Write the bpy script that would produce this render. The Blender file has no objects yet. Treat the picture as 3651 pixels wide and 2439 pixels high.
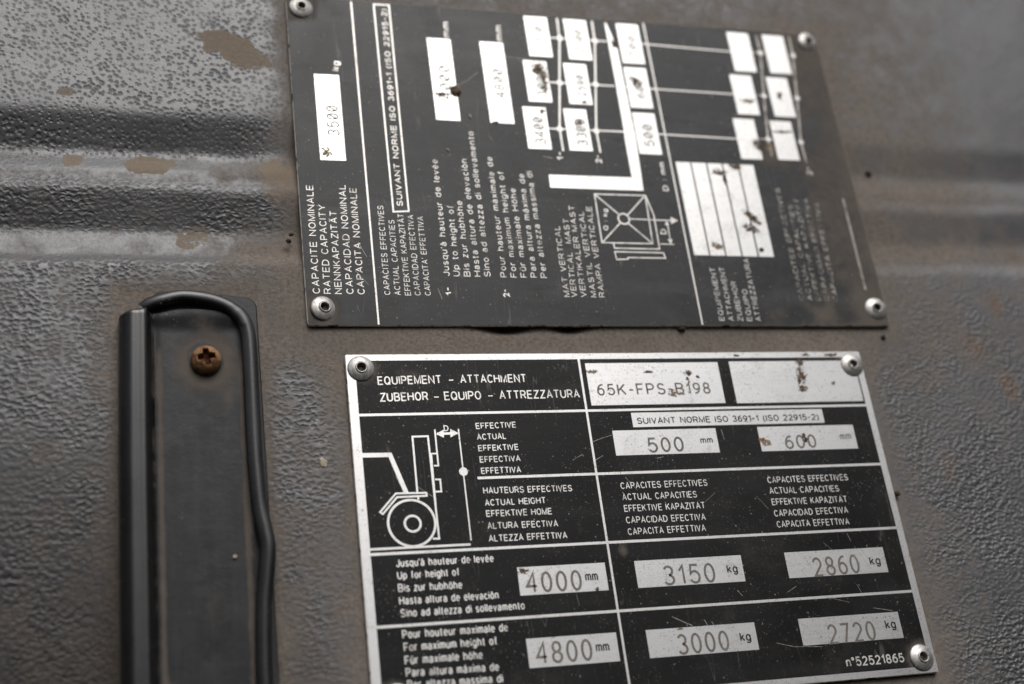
import bpy, bmesh, math, random
import numpy as np
from mathutils import Matrix, Vector, noise as mnoise

S = bpy.context.scene
COL = S.collection
MM = 0.001
R = math.radians

# ------------------------------------------------------------------ camera
cam = bpy.data.cameras.new('camera')
cam.sensor_width = 36.0
cam.lens = 45.817
cam.clip_start = 0.01
cam.clip_end = 100.0
cam.dof.use_dof = True
cam.dof.focus_distance = 0.3614
cam.dof.aperture_fstop = 6.2
camo = bpy.data.objects.new('camera', cam)
COL.objects.link(camo)
right = Vector((0.9565353, -0.26432353, -0.12317991))
up = Vector((0.00310279, -0.4131548, 0.91065553))
back = Vector((-0.29160005, -0.87145636, -0.39437701))
cm = Matrix.Identity(4)
for i in range(3):
    cm[i][0], cm[i][1], cm[i][2] = right[i], up[i], back[i]
cm.translation = Vector((-60.092, -323.915, -143.056)) * MM
camo.matrix_world = cm
S.camera = camo

# ------------------------------------------------------------------ daylight (overcast)
SUN_EL, SUN_AZ = R(46), R(170)      # azimuth clockwise from +Y; the panel faces -Y
w = bpy.data.worlds.new('World')
S.world = w
w.use_nodes = True
nt = w.node_tree
nt.nodes.clear()
sky = nt.nodes.new('ShaderNodeTexSky')
sky.sky_type = 'NISHITA'
sky.sun_disc = False
sky.sun_elevation = SUN_EL
sky.sun_rotation = SUN_AZ
sky.dust_density = 3.0
hs = nt.nodes.new('ShaderNodeHueSaturation')
hs.inputs['Saturation'].default_value = 0.30
bg = nt.nodes.new('ShaderNodeBackground')
bg.inputs['Strength'].default_value = 0.115
wo = nt.nodes.new('ShaderNodeOutputWorld')
nt.links.new(sky.outputs[0], hs.inputs['Color'])
# overcast: the cloud is brightest overhead and dim at the skyline
tc = nt.nodes.new('ShaderNodeTexCoord'); sx = nt.nodes.new('ShaderNodeSeparateXYZ'); mr = nt.nodes.new('ShaderNodeMapRange')
nt.links.new(tc.outputs['Generated'], sx.inputs[0]); nt.links.new(sx.outputs['Z'], mr.inputs[0])
mr.inputs[1].default_value = -0.05; mr.inputs[2].default_value = 0.75
mr.inputs[3].default_value = 0.16; mr.inputs[4].default_value = 1.9
def wmr(src, a, b, c, d):
    o = nt.nodes.new('ShaderNodeMapRange'); o.interpolation_type = 'SMOOTHSTEP'
    nt.links.new(src, o.inputs[0])
    for i_, v_ in zip((1, 2, 3, 4), (a, b, c, d)): o.inputs[i_].default_value = v_
    return o.outputs[0]
def wmath(op, a, b):
    o = nt.nodes.new('ShaderNodeMath'); o.operation = op
    for i_, v_ in ((0, a), (1, b)):
        if isinstance(v_, float): o.inputs[i_].default_value = v_
        else: nt.links.new(v_, o.inputs[i_])
    return o.outputs[0]
# low sky dimmed at left and right, added to narrow reflections on the rubber
side = wmr(wmath('ABSOLUTE', sx.outputs['X'], 0.0), 0.34, 0.62, 0.0, 1.0)
low_ = wmr(sx.outputs['Z'], 0.30, 0.62, 1.0, 0.0)
side_dim = wmath('SUBTRACT', 1.0, wmath('MULTIPLY', wmath('MULTIPLY', side, low_), 0.72))
mx = nt.nodes.new('ShaderNodeVectorMath'); mx.operation = 'SCALE'
nt.links.new(hs.outputs[0], mx.inputs[0]); nt.links.new(wmath('MULTIPLY', mr.outputs[0], side_dim), mx.inputs['Scale'])
nt.links.new(mx.outputs[0], bg.inputs['Color'])
nt.links.new(bg.outputs[0], wo.inputs['Surface'])

sun = bpy.data.lights.new('sun', 'SUN')
sun.energy = 1.05
sun.angle = R(40)
sun.color = (1.0, 0.975, 0.94)
suno = bpy.data.objects.new('sun', sun)
COL.objects.link(suno)
sd = Vector((math.sin(SUN_AZ) * math.cos(SUN_EL), math.cos(SUN_AZ) * math.cos(SUN_EL), math.sin(SUN_EL)))
suno.rotation_euler = (-sd).to_track_quat('-Z', 'Y').to_euler()
suno.location = sd * 2

S.view_settings.view_transform = 'Standard'
S.view_settings.look = 'None'
S.view_settings.gamma = 1.0
S.view_settings.exposure = -0.34
S.view_settings.use_curve_mapping = False

# ------------------------------------------------------------------ measured layout
# measured layouts, millimetres on the panel: U to the right, V up, origin at the top left corner of the framed plate
LOW_D = [
 ('title','EQUIPEMENT',8.46,-9.21,26.41,-9.0,2.55,0.14),
 ('title','_',28.53,-8.02,29.79,-8.0,0.3,0.14),
 ('title','ATTACHMENT',31.74,-9.0,51.06,-8.98,2.55,0.14),
 ('title','ZUBEHOR',8.68,-14.14,22.17,-13.97,2.6,0.15),
 ('title','_',23.8,-13.0,25.11,-12.99,0.3,0.14),
 ('title','EQUIPO',26.64,-14.01,37.24,-13.95,2.6,0.14),
 ('title','_',39.27,-12.91,40.55,-12.9,0.3,0.14),
 ('title','ATTREZZATURA',42.5,-13.98,66.28,-13.92,2.6,0.14),
 ('distance','EFFECTIVE',34.63,-22.64,46.22,-22.51,1.8,0.15),
 ('distance','ACTUAL',34.58,-25.85,42.96,-25.74,1.8,0.15),
 ('distance','EFFEKTIVE',34.56,-29.11,46.1,-29.04,1.8,0.15),
 ('distance','EFFECTIVA',34.6,-32.38,46.2,-32.34,1.8,0.15),
 ('distance','EFFETTIVA',34.61,-35.62,45.94,-35.57,1.8,0.15),
 ('height','HAUTEURS EFFECTIVES',34.51,-41.21,59.82,-41.44,1.85,0.15),
 ('height','ACTUAL HEIGHT',34.59,-44.63,51.81,-44.6,1.85,0.15),
 ('height','EFFEKTIVE HOME',34.59,-47.66,53.12,-47.74,1.85,0.15),
 ('height','ALTURA EFECTIVA',34.54,-51.02,54.36,-51.22,1.85,0.15),
 ('height','ALTEZZA EFFETTIVA',34.49,-54.48,56.48,-54.6,1.85,0.15),
 ('capacity_near','CAPACITES EFFECTIVES',74.12,-41.39,100.48,-41.37,1.95,0.13),
 ('capacity_near','ACTUAL CAPACITIES',74.06,-44.65,96.64,-44.67,1.95,0.13),
 ('capacity_near','EFFEKTIVE KAPAZITAT',74.08,-47.93,98.52,-47.97,1.95,0.13),
 ('capacity_near','CAPACIDAD EFECTIVA',74.08,-51.26,97.98,-51.35,1.95,0.13),
 ('capacity_near','CAPACITA EFFETTIVA',74.05,-54.56,97.43,-54.5,1.95,0.13),
 ('capacity_far','CAPACITES EFFECTIVES',119.49,-41.32,145.72,-41.35,1.95,0.13),
 ('capacity_far','ACTUAL CAPACITIES',119.39,-44.54,141.92,-44.66,1.95,0.13),
 ('capacity_far','EFFEKTIVE KAPAZITAT',119.38,-47.9,143.8,-48.0,1.95,0.13),
 ('capacity_far','CAPACIDAD EFECTIVA',119.4,-51.29,143.25,-51.21,1.95,0.13),
 ('capacity_far','CAPACITA EFFETTIVA',119.49,-54.53,142.77,-54.66,1.95,0.13),
 ('lift',"Jusqu'à hauteur de levée",8.97,-59.98,35.18,-59.97,2.15,0.16),
 ('lift','Up for height of',9.01,-63.2,25.52,-63.12,2.15,0.16),
 ('lift','Bis zur hubhöhe',8.94,-66.46,25.91,-66.55,2.15,0.16),
 ('lift','Hasta altura de elevación',8.91,-69.76,35.34,-69.76,2.15,0.16),
 ('lift','Sino ad altezza di sollevamento',8.94,-72.97,42.03,-72.98,2.15,0.16),
 ('maxlift','Pour houteur maximale de',8.93,-78.37,36.8,-78.36,2.2,0.16),
 ('maxlift','For maximum height of',9.02,-81.58,33.47,-81.58,2.2,0.16),
 ('maxlift','Für maximale höhe',8.97,-84.85,29.24,-84.88,2.2,0.16),
 ('maxlift','Para altura máxima de',8.95,-87.88,33.15,-88.17,2.2,0.16),
 ('maxlift','Per altezza massima di',9.05,-90.87,33.84,-91.15,2.2,0.16),
 ('serial','n°52521865',131.66,-94.6,149.98,-94.66,2.6,0.16),
 ('D','D',25.52,-23.06,26.89,-23.06,1.75,0.16),
]
LF_D = [
 ((69.34,-16.34,111.21,-3.27),[('number','65K-FPS-B198',71.7,-13.39,107.19,-13.31,3.45,0.1)]),
 ((114.92,-16.48,157.28,-3.09),[]),
 ((80.92,-23.2,142.34,-18.8),[('unit','SUIVANT NORME ISO 3691-1 (ISO 22915-2)',82.32,-22.3,140.72,-22.33,2.0,0.13)]),
 ((74.34,-31.53,106.31,-24.09),[('number','500',84.31,-31.07,95.47,-30.95,4.4,0.1),('unit','mm',100.85,-28.68,104.76,-28.62,2.0,0.13)]),
 ((119.73,-31.6,151.52,-24.05),[('number','600',127.69,-31.21,138.06,-30.99,4.1,0.1),('unit','mm',146.3,-28.71,150.03,-28.64,2.2,0.1)]),
 ((41.22,-69.31,65.96,-61.77),[('number','4000',42.99,-68.83,58.7,-69.0,5.4,0.085),('unit','mm',59.8,-66.52,63.43,-66.56,2.6,0.12)]),
 ((74.47,-69.24,106.38,-61.81),[('number','3150',82.26,-69.12,97.69,-69.03,5.3,0.085),('unit','kg',101.42,-66.73,104.65,-66.7,2.45,0.13)]),
 ((119.91,-69.17,151.64,-61.8),[('number','2860',127.97,-69.28,142.87,-68.96,5.3,0.085),('unit','kg',146.33,-66.85,149.85,-66.86,2.5,0.13)]),
 ((41.21,-88.14,66.09,-80.62),[('number','4800',43.28,-87.41,58.81,-87.47,5.5,0.085),('unit','mm',59.84,-85.34,63.63,-85.35,2.6,0.12)]),
 ((74.53,-88.02,106.46,-80.61),[('number','3000',82.89,-87.88,98.04,-87.7,5.3,0.085),('unit','kg',101.42,-85.53,104.65,-85.52,2.5,0.13)]),
 ((119.84,-87.97,151.47,-80.58),[('number','2720',128.02,-88.22,143.0,-88.07,5.3,0.085),('unit','kg',146.51,-85.18,149.88,-85.15,2.5,0.13)]),
]
LDIA_D = [
 ([(1.97,-29.28),(10.04,-29.39),(13.56,-40.36)],1.25,False),
 ([(16.47,-40.01),(16.62,-24.39),(20.9,-24.36),(21.07,-52.96),(19.36,-52.88)],0.52,False),
 ([(23.0,-22.48),(22.94,-32.85),(21.75,-32.81)],0.45,False),
 ([(21.09,-43.78),(21.34,-29.39),(22.97,-29.38)],0.42,False),
 ([(21.63,-36.69),(23.03,-36.74),(23.0,-40.09),(21.39,-40.09)],0.48,False),
 ([(29.63,-22.44),(29.64,-53.86)],0.38,False),
 ([(23.5,-23.74),(29.21,-23.72)],0.7,False),
 ([(6.05,-45.09),(10.67,-40.16),(18.84,-40.32),(18.92,-41.14),(10.9,-41.2),(6.73,-45.65)],0.5,True),
 ([(16.52,-41.37),(16.56,-42.13)],0.5,False),
 ([(2.26,-54.95),(29.39,-54.92)],0.62,False),
]
LTRI_D = [
 [(23.22,-23.79),(25.55,-22.54),(25.3,-24.93)],
 [(29.47,-23.67),(27.33,-22.41),(27.15,-24.92)],
]
LCIR_D = [
 ((14.18,-48.41),6.29,0.65),
 ((14.4,-48.58),2.12,0.62),
 ((29.69,-34.75),0.64,1.15),
]
UP_D = [
 ('rated','CAPACITE NOMINALE',-5.47,18.47,-5.27,53.35,2.05,0.13),
 ('rated','RATED CAPACITY',-2.39,18.43,-2.19,46.97,2.05,0.13),
 ('rated','NENNKAPAZITÄT',0.67,18.39,0.95,45.01,2.05,0.13),
 ('rated','CAPACIDAD NOMINAL',3.93,18.41,4.17,53.81,2.05,0.13),
 ('rated','CAPACITA NOMINALE',7.08,18.34,7.25,52.95,2.05,0.13),
 ('actual','CAPACITES EFFECTIVES',14.36,18.23,14.74,47.15,1.75,0.11),
 ('actual','ACTUAL CAPACITIES',17.34,18.16,17.6,42.47,1.75,0.11),
 ('actual','EFFEKTIVE KAPAZITÄT',20.28,18.11,20.52,44.63,1.75,0.11),
 ('actual','CAPACIDAD EFECTIVA',23.12,18.13,23.34,44.28,1.75,0.11),
 ('actual',"CAPACITA' EFFETTIVA",26.09,18.16,26.25,43.9,1.75,0.11),
 ('norm','SUIVANT NORME ISO 3691-1 (ISO 22915-2)',20.63,47.15,21.96,118.44,1.85,0.175),
 ('rkg','kg',5.12,93.68,5.55,97.37,2.2,0.22),
 ('l1','1-',32.32,18.38,31.97,20.95,1.75,0.22),
 ('lmm','mm',41.27,109.03,41.63,115.03,2.3,0.18),
 ('mmm','mm',58.69,109.03,59.02,115.09,2.3,0.18),
 ('lift',"Jusqu'à hauteur de levée",32.29,24.44,32.63,63.65,1.95,0.13),
 ('lift','Up to height of',35.26,24.36,35.83,47.77,1.95,0.13),
 ('lift','Bis zur hubhöhe',38.43,24.32,38.71,49.57,1.95,0.13),
 ('lift','Hasta altura de elevaciòn',41.52,24.36,41.75,64.18,1.95,0.13),
 ('lift','Sino ad altezza di sollevamento',44.54,24.31,45.05,74.17,1.95,0.13),
 ('l2','2-',49.62,18.02,49.08,20.57,1.95,0.22),
 ('maxlift','Pour hauteur maximale de',49.47,24.25,49.91,65.3,1.95,0.13),
 ('maxlift','For maximum height of',52.52,24.21,52.85,60.23,1.95,0.13),
 ('maxlift','Für maximale Höhe',55.6,24.25,55.96,54.5,1.95,0.13),
 ('maxlift','Para altura máxima de',58.69,24.25,59.35,59.7,1.95,0.13),
 ('maxlift','Per altezza massima di',61.78,24.2,62.01,60.7,1.95,0.13),
 ('mast','MAT VERTICAL',67.97,18.0,68.25,41.85,1.8,0.13),
 ('mast','VERTICAL  MAST',70.22,17.9,71.43,44.4,1.8,0.13),
 ('mast','VERTIKALER MAST',73.17,17.92,73.9,49.1,1.8,0.13),
 ('mast','MASTIL VERTICAL',76.32,17.94,76.67,47.08,1.8,0.13),
 ('mast','RAMPA VERTICALE',78.98,17.96,79.52,48.92,1.8,0.13),
 ('mq','Q : kg',83.71,40.64,84.61,48.2,1.55,0.2),
 ('mdm','D : mm',106.44,55.33,106.72,65.89,1.95,0.2),
 ('md','D',102.94,39.8,102.99,41.65,2.1,0.22),
 ('c1','1-',73.05,65.21,72.94,68.33,2.1,0.22),
 ('c2','2-',85.7,64.79,85.38,67.72,2.1,0.22),
 ('worn_attachment','EQUIPEMENT',116.45,10.36,116.8,28.49,1.75,0.13),
 ('worn_attachment','ATTACHMENT',119.54,10.36,119.96,28.62,1.75,0.13),
 ('worn_attachment','ZUBEHOR',122.66,10.24,122.92,23.81,1.75,0.13),
 ('worn_attachment','EQUIPO',125.66,10.25,126.16,21.03,1.75,0.13),
 ('worn_attachment','ATTREZZATURA',128.71,10.25,128.89,31.75,1.75,0.13),
 ('worn_capacity','CAPACITES EFFECTIVES',145.2,17.39,145.73,57.89,1.7,0.14),
 ('worn_capacity','ACTUAL CAPACITIES',148.05,17.41,149.05,51.7,1.7,0.14),
 ('worn_capacity','EFFEKTIVE KAPAZITAT',150.89,17.34,151.65,54.12,1.7,0.14),
 ('worn_capacity','CAPACIDAD EFECTIVA',154.08,17.36,155.09,54.23,1.7,0.14),
 ('worn_capacity','CAPACITA EFFETTIVA',157.08,17.29,158.7,52.71,1.7,0.14),
 ('worn_c2','2-',159.22,63.31,158.89,66.5,2.1,0.2),
]
UF_D = [
 ((-2.57,62.05,4.96,92.25),[('number','35@@',3.79,70.51,3.85,81.21,3.6,0.09)]),
 ((33.78,77.91,41.42,108.4),[('number','4@@@',39.42,85.41,40.02,98.07,3.6,0.1)]),
 ((50.92,77.77,58.7,108.34),[('number','48@@',57.06,87.09,57.38,98.07,3.5,0.1)]),
 ((67.11,104.0,75.0,119.71),[('number','211@',72.5,106.86,72.95,115.82,2.7,0.11)]),
 ((80.62,103.74,88.55,119.66),[('number','25@@',86.08,106.62,86.54,115.64,2.7,0.11)]),
 ((99.1,103.59,106.97,119.41),[('number','7@@',104.58,105.85,105.13,114.54,2.7,0.11)]),
 ((64.55,86.49,72.36,102.13),[('number','3@@@',70.91,88.35,71.19,98.83,3.3,0.11)]),
 ((78.09,86.37,85.91,101.98),[('number','259@',84.34,89.38,84.52,97.67,3.0,0.11)]),
 ((98.95,86.21,106.77,101.89),[('number','6@@',104.61,89.8,105.0,97.37,3.0,0.11)]),
 ((62.03,68.97,69.67,84.41),[('number','34@@',68.13,70.64,68.31,80.74,3.6,0.1)]),
 ((75.54,68.94,83.2,84.4),[('number','33@@',81.98,70.72,82.27,80.72,3.6,0.1)]),
 ((98.93,68.75,106.65,84.28),[('number','5@@',104.68,71.4,105.1,79.94,3.6,0.1)]),
 ((139.45,103.2,147.56,119.16),[]),
 ((152.74,103.26,160.88,119.11),[]),
 ((136.89,85.86,144.96,101.6),[]),
 ((150.38,85.73,158.36,101.47),[]),
 ((134.43,68.47,142.12,84.02),[]),
 ((147.83,68.75,155.72,83.87),[]),
 ((110.76,32.73,115.75,66.3),[]),
 ((116.27,32.7,121.23,66.27),[]),
 ((121.77,32.66,126.8,66.24),[]),
 ((127.34,32.62,132.38,66.21),[]),
 ((132.93,32.59,138.12,66.19),[]),
]
UDIA_D = [
 ([(81.25,53.41),(98.1,53.45),(97.58,36.44),(80.99,36.43)],0.42,True),
 ([(81.42,53.19),(88.53,46.02)],0.42,False),
 ([(90.97,46.27),(97.71,53.17)],0.42,False),
 ([(88.1,43.46),(81.32,36.69)],0.42,False),
 ([(90.58,43.53),(97.29,36.7)],0.42,False),
 ([(98.23,53.28),(99.75,46.44),(99.52,34.57),(84.75,34.62),(84.71,36.34)],0.42,False),
 ([(84.63,33.41),(100.53,33.29),(100.91,31.48),(88.58,31.47),(88.48,30.91),(84.8,30.76)],0.4,True),
 ([(91.28,44.96),(105.32,44.73)],0.38,False),
 ([(103.76,44.02),(103.65,36.66)],0.35,False),
 ([(100.02,36.41),(104.72,36.33)],0.32,False),
]
UTRI_D = [
 [(105.28,46.06),(107.58,44.79),(105.01,43.47)],
 [(103.61,36.4),(102.82,38.04),(104.51,38.08)],
 [(103.7,44.59),(102.83,43.06),(104.26,43.1)],
]
UCIR_D = [
 ((89.5,44.91),1.81,0.55),
]
UCURVE_D = [
 ([(78.57,119.73),(78.34,111.76),(75.78,94.18),(73.3,76.63),(73.29,68.54)],0.62,False),
 ([(90.74,119.68),(90.53,111.66),(88.06,94.37),(85.51,76.67),(85.58,68.52)],0.62,False),
 ([(74.64,111.68),(94.77,111.77)],0.5,False),
 ([(106.95,111.77),(139.28,111.04)],0.5,False),
 ([(72.52,94.17),(94.51,94.17)],0.5,False),
 ([(97.86,94.13),(99.15,94.05)],0.4,False),
 ([(106.65,93.9),(136.75,93.67)],0.5,False),
 ([(69.68,76.64),(94.93,76.76)],0.5,False),
 ([(97.85,76.63),(99.13,76.61)],0.4,False),
 ([(106.34,76.46),(134.35,76.06)],0.5,False),
]
UWORN_D = [
 ([(150.59,118.72),(150.68,111.5),(148.03,93.8),(145.78,76.73),(145.76,69.82)],0.7,False),
 ([(163.25,118.97),(162.95,111.33),(160.45,93.61),(157.72,75.92),(157.98,68.07)],0.7,False),
 ([(147.63,111.37),(152.57,111.25)],0.45,False),
 ([(144.91,93.75),(150.0,93.64)],0.45,False),
 ([(142.25,76.55),(147.42,76.25)],0.45,False),
 ([(168.18,54.67),(167.85,21.35)],0.7,False),
]
UNODE_D = [
 (78.45,111.77),
 (75.89,94.19),
 (73.3,76.63),
 (90.61,111.66),
 (88.13,94.37),
 (85.53,76.55),
]
UNODE2_D = [
 (150.66,111.4),
 (148.1,93.71),
 (145.81,76.5),
 (163.06,111.23),
 (160.51,93.52),
 (157.81,75.93),
]
UFORK_D = [
 (95.18,119.49),
 (95.85,118.93),
 (96.76,114.74),
 (97.98,108.79),
 (98.25,93.16),
 (98.55,73.76),
 (97.86,55.2),
 (67.16,55.21),
 (67.29,59.79),
 (94.67,59.89),
 (94.76,73.58),
 (94.98,78.18),
 (95.21,98.4),
]
UBOX_D = [
 (17.59,45.26),
 (22.18,45.58),
 (22.79,120.06),
 (17.92,119.96),
]
ULINES_D = [
 ([(10.8,121.31),(10.22,9.2)],0.6,False),
 ([(109.14,121.26),(108.85,9.22)],0.62,False),
]


# ------------------------------------------------------------------ node helpers
class NT:
    def __init__(s, name):
        s.m = bpy.data.materials.new(name)
        s.m.use_nodes = True
        s.t = s.m.node_tree
        s.t.nodes.clear()
        s.out = s.t.nodes.new('ShaderNodeOutputMaterial')
        s.co = s.t.nodes.new('ShaderNodeTexCoord').outputs['Object']
    def n(s, kind, **kw):
        o = s.t.nodes.new('ShaderNode' + kind)
        for k, v in kw.items():
            setattr(o, k, v)
        return o
    def put(s, sock, v):
        if isinstance(v, bpy.types.NodeSocket):
            s.t.links.new(v, sock)
        elif isinstance(v, tuple) and len(v) == 3 and len(sock.default_value) == 4:
            sock.default_value = (*v, 1)
        else:
            sock.default_value = v
    def math(s, op, a, b=0.0, c=0.0, clamp=False):
        o = s.n('Math', operation=op)
        o.use_clamp = clamp
        s.put(o.inputs[0], a); s.put(o.inputs[1], b); s.put(o.inputs[2], c)
        return o.outputs[0]
    def noise(s, scale, detail=2.0, rough=0.5, dist=0.0, vec=None, off=None):
        o = s.n('TexNoise')
        v = vec or s.co
        if off:
            m = s.n('VectorMath', operation='ADD'); s.put(m.inputs[0], v); m.inputs[1].default_value = off; v = m.outputs[0]
        s.put(o.inputs['Vector'], v)
        o.inputs['Scale'].default_value = scale
        o.inputs['Detail'].default_value = detail
        o.inputs['Roughness'].default_value = rough
        o.inputs['Distortion'].default_value = dist
        return o.outputs['Fac']
    def vor(s, scale, vec=None, feature='F1', rand=1.0, out='Distance'):
        o = s.n('TexVoronoi', feature=feature, voronoi_dimensions='2D')
        sp = s.n('SeparateXYZ'); cb = s.n('CombineXYZ')
        s.put(sp.inputs[0], vec or s.co)
        s.put(cb.inputs[0], sp.outputs['X']); s.put(cb.inputs[1], sp.outputs['Z'])
        s.put(o.inputs['Vector'], cb.outputs[0])
        o.inputs['Scale'].default_value = scale
        o.inputs['Randomness'].default_value = rand
        return o.outputs[out]
    def speck(s, scale, prob, rad, off=0.0, warp=0.35):
        """scattered flecks: some cells of a grid carry one fleck of random size"""
        m = s.n('VectorMath', operation='ADD'); s.put(m.inputs[0], s.co); m.inputs[1].default_value = (off, 0, off * 1.7)
        o = s.n('TexVoronoi', feature='F1', voronoi_dimensions='2D')
        sp = s.n('SeparateXYZ'); cb = s.n('CombineXYZ')
        s.put(sp.inputs[0], m.outputs[0]); s.put(cb.inputs[0], sp.outputs['X']); s.put(cb.inputs[1], sp.outputs['Z'])
        s.put(o.inputs['Vector'], cb.outputs[0]); o.inputs['Scale'].default_value = scale
        c = s.n('SeparateColor'); s.put(c.inputs[0], o.outputs['Color'])
        d = s.math('ADD', o.outputs['Distance'], s.math('MULTIPLY', s.math('SUBTRACT', s.noise(scale * 4, 2, 0.6), 0.5), warp))
        r = s.math('MULTIPLY', s.math('POWER', c.outputs[1], 2.0), rad)
        near = s.math('LESS_THAN', d, s.math('ADD', r, rad * 0.25))
        return s.math('MULTIPLY', near, s.math('LESS_THAN', c.outputs[0], prob))
    def film(s, col, amt=1.0):
        """one thin film of dirt over a whole plate: paint, print and bare metal alike"""
        a = s.math('ADD', s.math('MULTIPLY', s.noise(48, 6, 0.68, 0.5, off=(2, 0, 9)), 0.75), s.math('MULTIPLY', s.noise(1100, 3, 0.7), 0.25))
        b = s.math('ADD', s.math('MULTIPLY', s.noise(140, 5, 0.7, 0.8, off=(7, 0, 1)), 0.7), s.math('MULTIPLY', s.noise(1600, 3, 0.7), 0.3))
        m = s.math('MAXIMUM', s.ramp(a, 0.52, 0.70, 0, 0.42 * amt), s.ramp(b, 0.57, 0.68, 0, 0.55 * amt))
        return s.mix(m, col, (0.140, 0.118, 0.098))
    def squash(s, sc, rot=0.0):
        m = s.n('Mapping')
        s.put(m.inputs['Vector'], s.co)
        m.inputs['Scale'].default_value = sc
        m.inputs['Rotation'].default_value = (0, rot, 0)
        return m.outputs[0]
    def n3(s, scale, detail):
        o = s.n('TexNoise'); s.put(o.inputs['Vector'], s.co)
        o.inputs['Scale'].default_value = scale; o.inputs['Detail'].default_value = detail
        m = s.n('VectorMath', operation='SUBTRACT'); s.put(m.inputs[0], o.outputs['Color']); m.inputs[1].default_value = (.5, .5, .5)
        return m.outputs[0]
    def ramp(s, f, lo, hi, a=0.0, b=1.0):
        o = s.n('MapRange', interpolation_type='SMOOTHSTEP')
        s.put(o.inputs[0], f)
        s.put(o.inputs[1], lo); s.put(o.inputs[2], hi)
        o.inputs[3].default_value = a; o.inputs[4].default_value = b
        return o.outputs[0]
    def mix(s, f, a, b):
        o = s.n('Mix', data_type='RGBA')
        s.put(o.inputs[0], f); s.put(o.inputs[6], a); s.put(o.inputs[7], b)
        return o.outputs[2]
    def mixf(s, f, a, b):
        o = s.n('Mix', data_type='FLOAT')
        s.put(o.inputs[0], f); s.put(o.inputs[2], a); s.put(o.inputs[3], b)
        return o.outputs[0]
    def attr(s, name):
        return s.n('Attribute', attribute_name=name).outputs['Fac']
    def bump(s, h, dist, strength=1.0, normal=None):
        o = s.n('Bump')
        s.put(o.inputs['Distance'], dist)
        s.put(o.inputs['Strength'], strength)
        s.put(o.inputs['Height'], h)
        if normal: s.put(o.inputs['Normal'], normal)
        return o.outputs[0]
    def bsdf(s, color, rough, metal=0.0, spec=0.5, normal=None):
        o = s.n('BsdfPrincipled')
        s.put(o.inputs['Base Color'], color); s.put(o.inputs['Roughness'], rough)
        s.put(o.inputs['Metallic'], metal); s.put(o.inputs['Specular IOR Level'], spec)
        if normal: s.put(o.inputs['Normal'], normal)
        s.t.links.new(o.outputs[0], s.out.inputs[0])
        return s.m

DUST = (0.155, 0.128, 0.106)

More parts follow.
